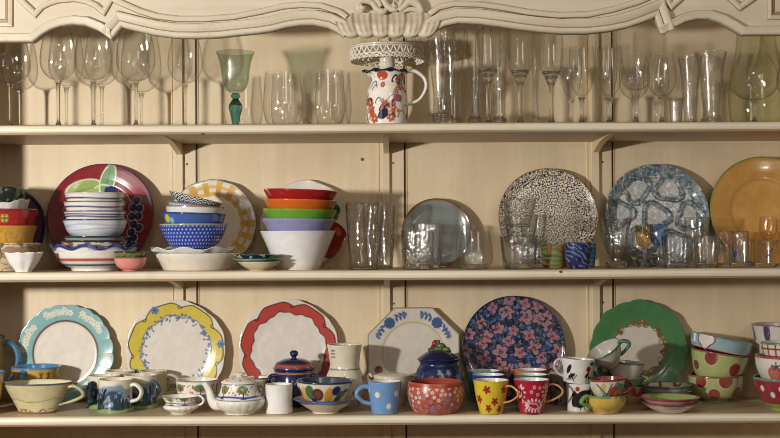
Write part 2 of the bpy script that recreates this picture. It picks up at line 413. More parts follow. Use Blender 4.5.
# ---- pelmet
YP = -.345
PS = S(YP-.01)
def pp(px, py): dx, dy = unroll(px, py); return dx/PS, ZC-dy/PS
left = [(-60, 41), (32, 41), (36, 38), (42, 33), (50, 28.5), (60, 25), (72, 23.3), (85, 24.3), (98, 29.5), (111, 38.5), (121, 26),
        (135, 29.5), (155, 34), (175, 36.7), (198, 37), (220, 36), (240, 33.8), (258, 32), (272, 29.8), (287, 26), (300, 24), (314, 23.6), (328, 26.5), (337, 31), (344, 36.3)]
right = [(431, 34.5), (437, 29), (446, 24.5), (459, 21.8), (480, 22.7), (500, 25.3), (520, 28.3), (540, 30.7), (562, 32.4), (588, 32.3), (610, 30),
         (628, 26.3), (644, 20.8), (656, 16), (664, 34), (674, 27), (686, 21), (698, 18), (710, 18), (722, 21.8), (733, 28), (743, 34), (860, 33)]
def board():
    # pelmet board as a strip between its lower outline and the top edge
    xs = sorted(set([p[0] for p in left+right]) | set(np.arange(-58, 858, 3.0)))
    lo = np.array(left+[(350, 33), (425, 32)]+right, float)
    V = []
    for x in xs:
        y = np.interp(x, lo[:, 0], lo[:, 1])
        X0, Zb = pp(x, y-1); X1, Zt = pp(x, -45)
        for yy in (YP, YP+.02):
            V += [(X0, yy, Zb), (X0, yy, Zt)]
    n = len(xs); Q = []
    for k in range(n-1):
        a, b = 4*k, 4*(k+1)
        Q += [(a, b, b+1, a+1), (a+2, a+3, b+3, b+2), (a, a+2, b+2, b), (a+1, b+1, b+3, a+3)]
    return np.array(V), np.array(Q)
V, Q = board(); cpart('pelmet', V, Q, np.ones((len(V), 3)), mat=WOOD_P, smooth=False)
def sweep(name, path, prof, dens=2):
    """path px points, prof [(offset px upward, protrusion mm, shade)]"""
    P = np.array(path, float); n = len(P)
    d = np.gradient(P, axis=0); seg = np.diff(P, axis=0); seg /= np.linalg.norm(seg, axis=1)[:, None]
    nr = np.stack([seg[:, 1], -seg[:, 0]], -1)            # upward in px (y down)
    V, col = [], []; m = len(prof)
    for k in range(n):
        n0 = nr[max(k-1, 0)]; n1 = nr[min(k, n-2)]; b = n0+n1; b /= np.linalg.norm(b)
        b = b/max(.35, b@n1)
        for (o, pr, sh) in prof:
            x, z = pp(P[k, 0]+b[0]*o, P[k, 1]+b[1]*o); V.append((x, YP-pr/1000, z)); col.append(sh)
    i = np.arange(n-1)[:, None]; j = np.arange(m-1)[None, :]
    Q = np.stack([i*m+j, (i+1)*m+j, (i+1)*m+j+1, i*m+j+1], -1).reshape(-1, 4)
    V = np.array(V)
    return cpart(name, V, Q, np.array(col), mat=WOOD_P, smooth=False)
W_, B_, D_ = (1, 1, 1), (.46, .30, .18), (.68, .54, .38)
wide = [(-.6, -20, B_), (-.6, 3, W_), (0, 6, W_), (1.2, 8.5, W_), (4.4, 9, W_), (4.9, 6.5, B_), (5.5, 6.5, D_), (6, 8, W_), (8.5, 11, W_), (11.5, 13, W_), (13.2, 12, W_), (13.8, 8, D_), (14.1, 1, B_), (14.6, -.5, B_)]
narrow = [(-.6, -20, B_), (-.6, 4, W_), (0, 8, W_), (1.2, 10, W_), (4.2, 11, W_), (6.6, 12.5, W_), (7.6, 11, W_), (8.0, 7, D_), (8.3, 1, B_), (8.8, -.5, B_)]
i1 = left.index((111, 38.5)); j1 = right.index((656, 16))
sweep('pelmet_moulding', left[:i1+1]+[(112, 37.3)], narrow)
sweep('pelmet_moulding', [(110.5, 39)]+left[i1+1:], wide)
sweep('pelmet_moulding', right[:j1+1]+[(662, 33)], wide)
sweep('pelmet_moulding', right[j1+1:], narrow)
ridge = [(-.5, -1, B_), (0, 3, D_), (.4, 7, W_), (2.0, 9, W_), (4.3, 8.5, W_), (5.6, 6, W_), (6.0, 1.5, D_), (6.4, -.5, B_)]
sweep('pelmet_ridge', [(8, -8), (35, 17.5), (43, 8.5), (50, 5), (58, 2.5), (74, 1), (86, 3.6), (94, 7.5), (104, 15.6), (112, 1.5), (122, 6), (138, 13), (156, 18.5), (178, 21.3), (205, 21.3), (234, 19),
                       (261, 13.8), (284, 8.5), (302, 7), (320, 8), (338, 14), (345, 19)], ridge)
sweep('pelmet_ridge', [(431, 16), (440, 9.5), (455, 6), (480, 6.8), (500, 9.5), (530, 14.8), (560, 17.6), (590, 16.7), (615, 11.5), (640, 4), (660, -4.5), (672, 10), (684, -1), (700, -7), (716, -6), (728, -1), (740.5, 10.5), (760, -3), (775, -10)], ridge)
# corner panels with a raised frame
for (x0, x1, yb) in ((-60, 11.5, 26), (768.5, 860, 18.5)):
    pth = [(x0, yb), (x1, yb), (x1, -40)] if x0 < 0 else [(x0, -40), (x0, yb), (x1, yb)]
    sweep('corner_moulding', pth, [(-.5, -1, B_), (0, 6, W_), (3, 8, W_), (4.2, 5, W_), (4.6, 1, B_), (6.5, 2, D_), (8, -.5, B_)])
# carved shell: converging lobes with a scalloped lower edge
nx, ny = 170, 26; V, col = [], []
for a in range(nx+1):
    t = a/nx; xb = 343.5+88.5*t; lob = abs(math.sin(PI*(xb-343.5)/14.75)); fine = abs(math.sin(3*PI*(xb-343.5)/14.75))
    ybt = 35.4+1.9*lob
    for b in range(ny+1):
        k = b/ny; y = ybt-k*24; x = 388+(xb-388)*(1+.020*(ybt-y)*(.4+.6*(1-k)))
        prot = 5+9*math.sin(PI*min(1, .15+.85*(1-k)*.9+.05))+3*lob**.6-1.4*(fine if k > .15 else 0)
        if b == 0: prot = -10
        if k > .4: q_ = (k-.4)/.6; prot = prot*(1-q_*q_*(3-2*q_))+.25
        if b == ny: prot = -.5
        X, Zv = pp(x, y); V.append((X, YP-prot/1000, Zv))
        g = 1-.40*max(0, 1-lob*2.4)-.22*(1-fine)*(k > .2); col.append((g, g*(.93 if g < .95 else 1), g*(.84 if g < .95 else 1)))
i = np.arange(nx)[:, None]; j = np.arange(ny)[None, :]; m = ny+1
Q = np.stack([i*m+j, (i+1)*m+j, (i+1)*m+j+1, i*m+j+1], -1).reshape(-1, 4)
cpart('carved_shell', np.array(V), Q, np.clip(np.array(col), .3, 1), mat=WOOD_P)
def ctube(name, px, rad, prot=14):
    P = []
    for q in px:
        X, Zv = pp(q[0], q[1]); P.append((X, YP-(q[2] if len(q) > 2 else prot)/1000, Zv))
    V, Q, c = tube(None, P, [r/PS for r in rad], None, n=14)
    cpart(name, V, Q, np.ones((len(V), 3)), mat=WOOD_P)
ctube('scroll', [(363, 12), (359, 9), (359, 4), (364, 1), (372, 3), (377, 9), (383, 12), (387, 9)], [2.2, 3.4, 3.0, 3.2, 3.0, 3.2, 3.4, 2])
ctube('scroll', [(361.5, 9), (363, 7.5), (362, 10)], [3.4, 3.8, 3.2], 18)
ctube('scroll', [(384, -8), (383, -2), (386, 4), (391, 9), (396, 9), (397, 4), (393, 2)], [4, 3.8, 3.4, 3.2, 3.2, 3, 2])
ctube('scroll', [(393, 7), (395, 6), (393, 8)], [3.4, 3.8, 3.2], 19)
ctube('acanthus_leaf', [(399, 11), (405, 6), (410, 2), (417, 4), (421, 9), (423, 12)], [2.6, 3.6, 4.4, 4.2, 3.2, 1.6], 16)
ctube('acanthus_leaf', [(401, 12.5), (409, 9.5), (416, 10), (422, 13)], [1.5, 2.6, 2.4, .9], 13)
ctube('acanthus_leaf', [(398, 8), (402, 1), (404, -8)], [2, 3, 2.6], 18)
ctube('acanthus_leaf', [(381, 7), (378, 1), (372, -5)], [2, 3, 2.6], 16)

# ================================================================== GLASSWARE
def glass_root(name, label, cx, Y, z, group=None, py=250, cat='glass'):
    return thing(name, label, cat, (wx(cx, Y, py), Y, z+.0004), group)
def wine(label, cx, ytop, ybowl, rmax, rtop, Y, z=Z1, tm=.38, foot=None, name='wine_glass', bowl_mat=None, stem_mat=None, stem_r=1.5, bulb=0, group=None, thick=.0011, cut=0):
    s = S(Y); r = glass_root(name, label, cx, Y, z, group, ytop)
    zb = (wz(ybowl, Y, cx)-z); zt = wz(ytop, Y, cx)-z; rm, rt = rmax/s, rtop/s; h = zt-zb
    out = [(.003, zb)]
    for k in range(1, 25):
        t = k/24
        rr = rm*math.sqrt(max(0, 1-(1-t/tm)**2)) if t < tm else rm-(rm-rt)*((t-tm)/(1-tm))**1.7
        out.append((max(rr, .0035), zb+h*t))
    prof, ri = shell(out, thick, zb+.004, 0)
    fl = (lambda T, R, Z: 1+.02*np.abs(np.cos(cut*T/2))*(Z < zb+h*.6)) if cut else None
    V, Q, *_ = lathe_arr(prof, 96 if cut else 64, fl)
    mkobj('bowl', V, Q, bowl_mat or TG, r)
    fr = (foot or rmax*.82)/s
    sr = stem_r/s
    st = [(sr*2.2, .0032), (sr*1.2, .012), (sr, .02), (sr, zb*.6), (sr*1.25, zb-.008), (sr*2.4, zb-.0005)]
    if bulb: st = [(sr*2.2, .0032), (sr*1.2, .012), (sr, .03), (sr*1.1, zb-.02), (sr*2.6, zb-.008), (bulb*.85/s, zb+2.5/s), (bulb*1.12/s, zb+6.5/s), (bulb*1.05/s, zb+8/s)]
    solid_lathe('stem', st, stem_mat or SG, r, 20, smooth=1)
    solid_lathe('foot', [(fr, 0), (fr, .0012), (fr*.6, .0022), (sr*2.2, .0035)], stem_mat or SG, r, 48)
    return r
def tumbler(label, cx, ytop, rt, rb, Y, z=Z2, ribs=0, amp=.03, base=4, name='tumbler', mat=None, wav=None, t=.0016, bulge=None, zb=None, base_mat=None, group=None, cat='glass', ribtop=1.0, extra=None, cutd=0):
    s = S(Y); z0 = zb if zb is not None else z
    r = glass_root(name, label, cx, Y, z0, group, ytop, cat)
    H = (wz(ytop, Y, cx)-z0)*s
    if bulge: pr = [(a, b*H) for a, b in bulge]
    else: pr = [(rb*.94, 0), (rb, 1), (rb+(rt-rb)*.33, H*.33), (rb+(rt-rb)*.66, H*.66), (rt, H)]
    rm = None
    if ribs: rm = lambda T, R, Z: 1+amp*(np.abs(np.cos(ribs*T/2))-.5)*np.clip((ribtop-Z*s/H)*6, 0, 1)
    if cutd: rm = lambda T, R, Z: 1+.05*(np.abs(np.sin(8*T+Z*s*.42))+np.abs(np.sin(8*T-Z*s*.42))-1)*np.clip((.62-Z*s/H)*8, 0, 1)+.012*np.sign(np.sin(16*T))*(Z*s/H > .62)
    if wav: rm = lambda T, R, Z: 1+wav*np.sin(3*T+Z*s*.12)
    outer = [(a/s, b/s) for a, b in pr]
    prof, ri = shell(outer, t, max(base, 1)/s, 2 if bulge else 0)
    V, Q, *_ = lathe_arr(resample(prof, (1.2 if cutd else 4)/s), 224 if cutd else 120 if ribs else 64, rm)
    mkobj('glass_wall', V, Q, mat or (TGX if ribs else TGC if wav else TG), r)
    if base > 1.5:
        rb2 = pr[0][0]/s-.0006
        solid_lathe('base', [(rb2*.96, .0006), (rb2-.0006, .0016), (rb2-.0005, base*.8/s), (rb2*.8, base*.95/s)], base_mat or SG, r, 48, rmod=(lambda T, R, Z: 1+amp*.6*(np.abs(np.cos(ribs*T/2))-.8)) if ribs else None)
    if extra: extra(r, s, H)
    return r
# ---- top shelf, from the left
YA, YB = -.245, -.105
wine('large wine glass, leftmost in the front row of the top shelf', 10, 36, 84, 20, 14, YA)
wine('wine glass behind the leftmost large wine glass on the top shelf', 20, 41, 91, 17.5, 13, YB)
wine('wine glass with dark-tinged stem under the left pelmet arch, front row', 58, 29, 81, 18, 12.5, YA, stem_r=1.7)
wine('wine glass half hidden behind the one with the dark-tinged stem', 66, 31, 87, 17.5, 13, YB)
wine('wine glass in front under the right half of the left pelmet arch', 93, 29, 81, 18.5, 13.5, YA)
wine('wine glass behind the one under the right half of the left pelmet arch', 101.5, 31, 86, 17, 12.5, YB)
wine('biggest balloon wine glass, just right of the pelmet point', 135.5, 27, 82, 19.5, 14, YA)
wine('wide round wine glass behind the biggest balloon wine glass', 141, 30, 93, 20, 15, YB)
wine('slim wine glass standing alone left of the green goblet', 185, 31, 84, 17.5, 11, YB-.03)
# green goblet
Yg = -.24; s = S(Yg); g = glass_root('goblet', 'sea green bubbled glass goblet with teal knobbed stem', 235.5, Yg, Z1, py=90)
H = (wz(52.5, Yg, 235)-Z1)*s
pr = [(3, H-41), (7, H-40), (11.5, H-35), (13.5, H-27), (14.5, H-17), (16, H-8), (19.5, H)]
prof, ri = shell([(a/s, b/s) for a, b in pr], .0022, (H-38.5)/s, 2); V, Q, *_ = lathe_arr(prof, 72); mkobj('bowl', V, Q, T_GREEN, g)
solid_lathe('stem', [(a/s, b/s) for a, b in ((3, 2.0), (4, 5), (5, 12), (7, 18), (7.2, 21), (4.2, 26), (2.6, 27.6), (4.5, 29.5), (5.2, 31), (3.5, H-41.2))], S_TEAL, g, 40, smooth=1)
solid_lathe('foot', [(a/s, b/s) for a, b in ((13.5, 0), (14, .8), (10, 1.6), (3, 2.2))], S_TEAL, g, 56)
def stemless(label, cx, rt, ytop, Y, rm=None):
    rm = rm or rt*1.12
    tumbler(label, cx, ytop, rt, rt, Y, Z1, base=1.4, name='stemless_glass', t=.0011, bulge=[(rm*.55, 0), (rm*.85, .06), (rm*1.0, .28), (rm, .48), (rt*1.05, .75), (rt, 1)])
stemless('pale stemless glass tumbler behind the green goblet', 243, 17.5, 76.5, -.11)
stemless('stemless wine tumbler first to the right of the green goblet, in front', 283, 18, 72.5, -.24)
stemless('stemless wine tumbler behind the first one right of the green goblet', 288, 15.5, 75, -.12)
stemless('stemless wine tumbler left of the floral jug, in front', 324.5, 18.5, 70.5, -.24)
stemless('stemless wine tumbler behind the one left of the floral jug', 333, 16.5, 73, -.12)

# cake stand with lace rim
Yc = -.112; s = S(Yc); cs = thing('cake_stand', 'cream pierced lace edged pottery cake stand behind the floral jug', 'cake stand', (wx(387, Yc, 60), Yc, Z1+.0004))
zc = lambda py: (wz(py, Yc, 387)-Z1)
r_ = 36.5/s
CR = (236, 226, 208)
solid_lathe('stand_plate', [(6/s, zc(57)), (r_*.8, zc(50.5)), (r_*.97, zc(49.5)), (r_, zc(48)), (r_*.98, zc(46.8)), (r_*.9, zc(48)), (.01, zc(48.5))], GLAZE, cs, 96, CR)
solid_lathe('pedestal', [(17/s, 0), (16.5/s, 3/s), (12/s, 8/s), (7/s, 20/s), (6/s, zc(70)), (8/s, zc(66)), (8.3/s, zc(64)), (7/s, zc(61)), (8/s, zc(60)), (7/s, zc(57))], GLAZE, cs, 48, CR)
parts = []; nL = 34; zt, zm, zl = zc(50), zc(57.5), zc(62)
def ringt(R, z, rad, wob=0, n=176):
    th = np.linspace(0, 2*PI, n+1); return [(R*math.sin(a), -R*math.cos(a), z+wob*abs(math.sin(nL/2*a))) for a in th]
def quickt(P, rad, k=6):
    P = np.array(P); tg = np.gradient(P, axis=0); tg /= np.linalg.norm(tg, axis=1)[:, None]
    out_ = np.stack([P[:, 0], P[:, 1], 0*P[:, 2]], -1); out_ /= np.linalg.norm(out_, axis=1)[:, None]
    u = out_-tg*np.sum(out_*tg, 1)[:, None]; u /= np.linalg.norm(u, axis=1)[:, None]; v = np.cross(tg, u)
    th = np.arange(k)/k*2*PI
    V = (P[:, None]+rad*(np.cos(th)[None, :, None]*u[:, None]+np.sin(th)[None, :, None]*v[:, None])).reshape(-1, 3); n = len(P)
    i = np.arange(n-1)[:, None]; j = np.arange(k)[None, :]; j2 = (j+1) % k
    return V, np.stack([i*k+j, i*k+j2, (i+1)*k+j2, (i+1)*k+j], -1).reshape(-1, 4), np.tile(lin(CR), (len(V), 1))
parts.append(quickt(ringt(r_, zt, 0), 1.3/s)); parts.append(quickt(ringt(r_*1.01, zm, 0), .9/s)); parts.append(quickt(ringt(r_*1.03, zl, 0, 2.4/s), .75/s))
for k in range(nL):
    for sg in (-1, 1):
        a0 = 2*PI*k/nL; a1 = a0+sg*PI/nL
        for (z0, z1, R0, R1) in ((zt, zm, r_, r_*1.01), (zm, zl, r_*1.01, r_*1.03)):
            parts.append(quickt([(R0*math.sin(a0+(a1-a0)*q), -R0*math.cos(a0+(a1-a0)*q), z0+(z1-z0)*q) for q in (0, .5, 1)], 1.0/s))
V, Q, c = merge(parts); mkobj('lace_rim', V, Q, GLAZE, cs, c)
# glasses standing on the cake stand
for (lab, cx, rr, dy) in (('clear glass beaker on top of the lacy cake stand, left side', 371, 11, .01), ('clear glass beaker on top of the lacy cake stand, right side', 402, 13.5, .0)):
    tumbler(lab, cx, 14, rr+1, rr, Yc-dy, zb=Z1+zc(46.6)+.0005, base=3, name='beaker')
# floral jug
Yj = -.245; s = S(Yj)
jg = thing('jug', 'white pottery jug painted with orange and navy flowers below the lacy cake stand', 'jug', (wx(387, Yj, 95), Yj, Z1+.0004))
Hj = (wz(71.5, Yj, 387)-Z1)*s
def p_imari(p):
    rnd = random.Random(5)
    for k in range(120):
        x, y = rnd.uniform(-66, 66), rnd.uniform(3, Hj-7)
        cc = rnd.choice([(24, 26, 70)]*4+[(196, 82, 46), (196, 82, 46), (178, 110, 130), (196, 152, 84), (196, 152, 84), (140, 146, 120)])
        r0 = rnd.uniform(1.6, 4.3)
        if cc[0] == 196 and cc[1] == 82 or cc[0] == 178: p.flower(x, y, r0*1.2, cc, (230, 190, 150), 6, rnd.random()*3)
        else: p.line([(x+math.cos(a)*r0*1.5, y+math.sin(a*1.3)*r0*1.3) for a in np.linspace(0, rnd.uniform(2, 4.5), 6)], rnd.uniform(.9, 2.3), cc)
    p.band(Hj-2.0, Hj+4, (22, 24, 64), 0.8, 2.5); p.disc(-6, Hj-6, 4.5, (200, 80, 48), 1.6); p.disc(24, Hj-7, 3.5, (200, 80, 48), 1.5)
    p.disc(-17, 12, 5, (200, 78, 45), .7); p.disc(-4, 10, 4.5, (20, 22, 66), 1.4, .7); p.disc(12, 26, 4, (170, 95, 120), 1.3)
vessel_mesh('body', s, [(20.5, 0), (21, 3), (20.8, 20), (20, 34), (16.5, 43), (15.8, 46), (18, 51), (21.5, Hj)], .004, 3, GLAZE, jg, (242, 236, 224), p_imari, inner=(240, 236, 226), fine=1.7,
            rmod=lambda T, R, Z: 1+.16*np.exp(-((np.abs(T+PI/2)/.35)**2))*np.clip((Z*s-Hj+9)/9, 0, 1), zmod=lambda T, R, Z: .0025*np.sin(8*T)*(Z*s > Hj-2))
handle(jg, s, 0, 19, Hj-1, 20, 21, 19, 1.9, GLAZE, (238, 230, 214), flat=1.6)
def pils(label, cx, rt, rw, rb, ytop, Y, ym=104, name='pilsner_glass'):
    H = (wz(ytop, Y, cx)-Z1)*S(Y); hm = (wz(ym, Y, cx)-Z1)*S(Y)/H
    tumbler(label, cx, ytop, rt, rb, Y, Z1, base=12, name=name, t=.0018, wav=.012, bulge=[(rb, 0), (rb*.98, .02), (rb*.8, hm*.5), (rw, hm), (rw*1.02, hm+.1), ((rt+rw)/2, .62), (rt*.97, .9), (rt, 1)])
pils('tall flared beer glass immediately right of the floral jug handle', 441, 15, 8, 11.5, 27, -.25)
pils('tall flared beer glass half behind the one beside the jug handle', 453, 13, 7, 9.5, 30, -.13)
pils('tall narrow beer glass left of the nearest champagne flute', 475, 9, 6, 7.5, 26, -.14, name='highball_glass')
pils('tall narrow beer glass directly behind and right of the first tall champagne flute', 499, 9, 6, 7.5, 26, -.14, name='highball_glass')
wine('tall cylinder champagne flute with thick bulb base, nearest the beer glasses', 488, 24, 77, 13, 12.5, -.24, tm=.3, foot=12, name='champagne_flute', bulb=8, stem_r=2.2)
wine('tall cylinder champagne flute with thick bulb base, middle one of three', 520, 24, 78, 12, 11.5, -.24, tm=.28, foot=11, name='champagne_flute', bulb=8, stem_r=2.2)
wine('tall cylinder champagne flute with thick bulb base, rightmost of three', 551, 26, 79, 12.3, 11.5, -.24, tm=.3, foot=11, name='champagne_flute', bulb=8, stem_r=2)
pils('slender tube bud vase between two tall champagne flutes', 535, 4.2, 2.8, 4.5, 26, -.15, name='bud_vase')
wine('tulip champagne flute behind the front pair of tulip flutes, left', 571, 48, 99, 11, 9.5, -.13, tm=.55, foot=9, name='champagne_flute', stem_r=1.8)
wine('tulip champagne flute in front, left of the two front ones', 581.5, 47.5, 97.5, 13, 12, -.24, tm=.6, foot=10, name='champagne_flute', stem_r=1.8)
wine('tulip champagne flute in front, right one beside the small wine glasses', 609.5, 46.5, 98, 13, 11.5, -.24, tm=.6, foot=10, name='champagne_flute', stem_r=2)
wine('taller flute standing behind the right front tulip flute', 606, 32, 97, 11, 10.5, -.13, tm=.4, foot=9, name='champagne_flute', stem_r=1.8)
wine('small patterned wine glass left of the pair near the arch', 636, 65, 91, 14, 12.5, -.245, tm=.45, foot=10, bulb=5, stem_r=1.8, cut=16)
wine('small wine glass behind the small patterned wine glass', 634, 53.5, 100, 15, 12.5, -.13, tm=.42, foot=10, stem_r=1.6)
wine('small wine glass, front right of the pair left of the soda glasses', 661.5, 52.5, 97, 14.5, 11.5, -.24, tm=.4, foot=10, stem_r=1.8)
wine('small wine glass behind the front right one of the pair', 656, 57, 102, 13, 11, -.068, tm=.42, foot=10, stem_r=1.6)
tumbler('small clear shot glass low behind the pair of small wine glasses', 676, 99, 7, 5.5, -.11, Z1, ribs=8, base=3, name='shot_glass')
def soda(label, cx, rt, ytop, Y):
    tumbler(label, cx, ytop, rt, rt, Y, Z1, base=6, ribs=12, amp=.02, name='soda_glass', t=.002, bulge=[(rt*.72, 0), (rt*.72, .04), (rt*.48, .14), (rt*.58, .3), (rt*.66, .5), (rt*.8, .8), (rt*1.0, .98), (rt, 1)])
soda('waisted soda glass half hidden left of the flared one', 690, 12, 57, -.13)
soda('flared soda glass with a wide rim right of the small wine glasses', 711, 15.5, 52.5, -.24)
wine('round balloon brandy glass in front of the green glass vase', 754, 54, 101, 24, 13.5, -.24, tm=.42, foot=15, name='brandy_glass', stem_r=1.6)
wine('balloon brandy glass cut by the right end of the top shelf', 800, 54, 101, 23, 13, -.24, tm=.42, foot=15, name='brandy_glass', stem_r=1.6)
tumbler('tall pale green glass vase behind the brandy glass', 756, 22, 22, 24, -.10, Z1, base=3, name='glass_vase', mat=T_OLIVE, cat='vase', t=.0025, bulge=[(22, 0), (26, .06), (27.5, .25), (26, .5), (20, .75), (19, .85), (21, 1)])

# ---- middle shelf glasses
tumbler('tall wavy pint glass in front of the tall pair', 364, 203, 18.5, 15, -.25, wav=.02, base=3, name='pint_glass')
tumbler('tall wavy pint glass behind, right one of the tall pair', 379, 203.5, 16.5, 13.5, -.125, wav=.02, base=3, name='pint_glass')
def facets(T, R, Z): return 1
def cutglass(label, cx, ytop, rt, rb, Y, **k):
    tumbler(label, cx, ytop, rt, rb, Y, ribs=14, amp=.09, base=7, ribtop=.62, t=.0035, mat=TGX, cutd=1, name='cut_glass_tumbler', **k)
cutglass('cut crystal tumbler in front of the grey plate, foremost of two', 418, 231, 17, 15, -.26)
cutglass('cut crystal tumbler behind the foremost one before the grey plate', 427, 224, 15.5, 13.5, -.14)
tumbler('round bottomed clear tumbler overlapping the right edge of the grey plate', 469, 225.5, 12.5, 11, -.13, base=3, name='round_tumbler', bulge=[(9, 0), (13, .12), (14, .35), (12.6, .7), (12.5, 1)])
tumbler('wide round bottomed clear tumbler between the grey plate and the speckled plate', 475.5, 231, 15, 13, -.25, base=4, name='round_tumbler', bulge=[(12, 0), (16, .1), (17.5, .3), (16, .65), (14.5, 1)])
# stacked ribbed tumblers
zA = Z2
tumbler('ribbed glass tumbler at the bottom of the front stack by the speckled plate', 519, 236, 19, 15, -.25, ribs=12, amp=.06, base=5, name='ribbed_tumbler', ribtop=.9)
tumbler('ribbed glass tumbler nested in the middle of the front stack by the speckled plate', 521, 216, 17.4, 12, -.25, zb=wz(245, -.25, 519), ribs=12, amp=.05, base=3, name='ribbed_tumbler', ribtop=.9)
tumbler('ribbed glass tumbler on top of the front stack by the speckled plate', 519.5, 199, 17.2, 10.5, -.25, zb=wz(227, -.25, 519), ribs=12, amp=.05, base=3, name='ribbed_tumbler', ribtop=.9)
tumbler('ribbed glass tumbler of the rear stack, lower one, near the green striped bowl', 532, 240, 15, 12.5, -.13, ribs=12, amp=.06, base=4, name='ribbed_tumbler', ribtop=.9)
tumbler('ribbed glass tumbler of the rear stack, upper one', 533, 215, 14, 10, -.13, zb=wz(247, -.13, 532), ribs=12, amp=.05, base=3, name='ribbed_tumbler', ribtop=.9)
# footed glass left of the blue plate
Yf = -.25; H = (wz(219, Yf, 616)-Z2)*S(Yf)
tumbler('footed fluted glass vase in front of the left edge of the blue plate', 616, 219, 16, 12, Yf, ribs=10, amp=.07, base=7, name='footed_glass', t=.002, ribtop=.97,
        bulge=[(11, 0), (11.5, .03), (5.5, .13), (5, .2), (9.5, .32), (11.5, .5), (12, .75), (15, .95), (16.5, 1)])
wine('small amber tinted wine glass in front of the blue plate', 644.5, 225, 248, 9, 8.2, -.25, Z2, tm=.5, foot=7, bowl_mat=T_AMBER, stem_r=1.6)
wine('small blue tinted wine glass beside the amber one', 659, 224, 247, 9, 8.6, -.25, Z2, tm=.45, foot=7, bowl_mat=T_BLUE, stem_r=1.4, stem_mat=None)
wine('small clear wine glass just behind the amber one', 634, 234, 256, 9.5, 7.5, -.14, Z2, tm=.45, foot=7, stem_r=1.3)
tumbler('fluted clear tumbler right of the blue tinted wine glass', 677, 236, 15.5, 12.5, -.25, ribs=12, amp=.06, base=5, name='fluted_tumbler')
tumbler('fluted clear tumbler, right one of the front pair before the blue plate', 706.5, 236, 12.8, 10.5, -.25, ribs=12, amp=.06, base=5, name='fluted_tumbler')
tumbler('tall frosted looking clear tumbler behind the pair of fluted tumblers', 696.5, 217.5, 12, 11, -.13, base=4, mat=TGC, wav=.01)
tumbler('clear tumbler behind the one with the blue motif, before the yellow plate', 724, 231, 9.5, 8, -.13, ribs=10, amp=.04, base=4, name='small_tumbler', mat=T_PEACH)
tumbler('clear tumbler second behind, below the yellow plate rim', 740, 231.5, 8.5, 7.5, -.13, ribs=10, amp=.04, base=4, name='small_tumbler')
def motif(color, k):
    def f(r, s, H):
        rr = 11.6/s; V, Q, *_ = [None]*3
        th = np.linspace(-.9, .9, 30); zz = np.linspace(.3, .75, 14)*H/s
        P = []; Qs = []
        rnd = random.Random(k)
        parts = []
        for q in range(4 if k == 1 else 6):
            a = -.75+(.0 if k == 1 else rnd.uniform(0, 1.1)); z0 = (H*.42 if k == 1 else H*rnd.uniform(.35, .7))/s
            a += .02*q if k == 1 else 0; z0 += (q*1.6/s if k == 1 else 0)
            w_, h_ = (1.5/s, 1.6/s) if k == 1 and q < 2 else (1.0/s, 1.0/s)
            g_ = []
            for (du, dv) in ((-1, -1), (1, -1), (1, 1), (-1, 1)):
                aa = a+du*w_/rr; g_.append((rr*math.sin(aa), -rr*math.cos(aa), z0+dv*h_))
            gi = [(x*.985, y*.985, z) for x, y, z in g_]
            parts.append((np.array(g_+gi), np.array([(0, 1, 2, 3), (7, 6, 5, 4), (0, 4, 5, 1), (1, 5, 6, 2), (2, 6, 7, 3), (3, 7, 4, 0)]), np.tile(lin(color), (8, 1))))
        V, Q, c = merge(parts); mkobj('painted_motif', V, Q, GLAZE, r, c)
    return f
tumbler('clear juice glass with a blue motif in front of the yellow plate', 740.5, 239, 11.5, 10.8, -.26, base=5, name='juice_glass', extra=motif((40, 50, 160), 1))
tumbler('clear juice glass with small violet flowers, next right of the blue motif one', 765, 240.5, 11.5, 10.5, -.26, base=5, name='juice_glass', extra=motif((110, 70, 130), 2))
tumbler('clear juice glass cut by the right end of the middle shelf', 789, 241, 11.5, 10.5, -.26, base=5, name='juice_glass')
wine('orange topped cordial glass before the yellow plate, left one of two', 768, 217, 241, 8.5, 8, -.14, Z2, tm=.5, foot=7, bowl_mat=T_PEACH, name='cordial_glass')
wine('orange topped cordial glass at the far right before the yellow plate', 785, 219, 241, 8.5, 8, -.14, Z2, tm=.5, foot=7, bowl_mat=T_PEACH, name='cordial_glass')
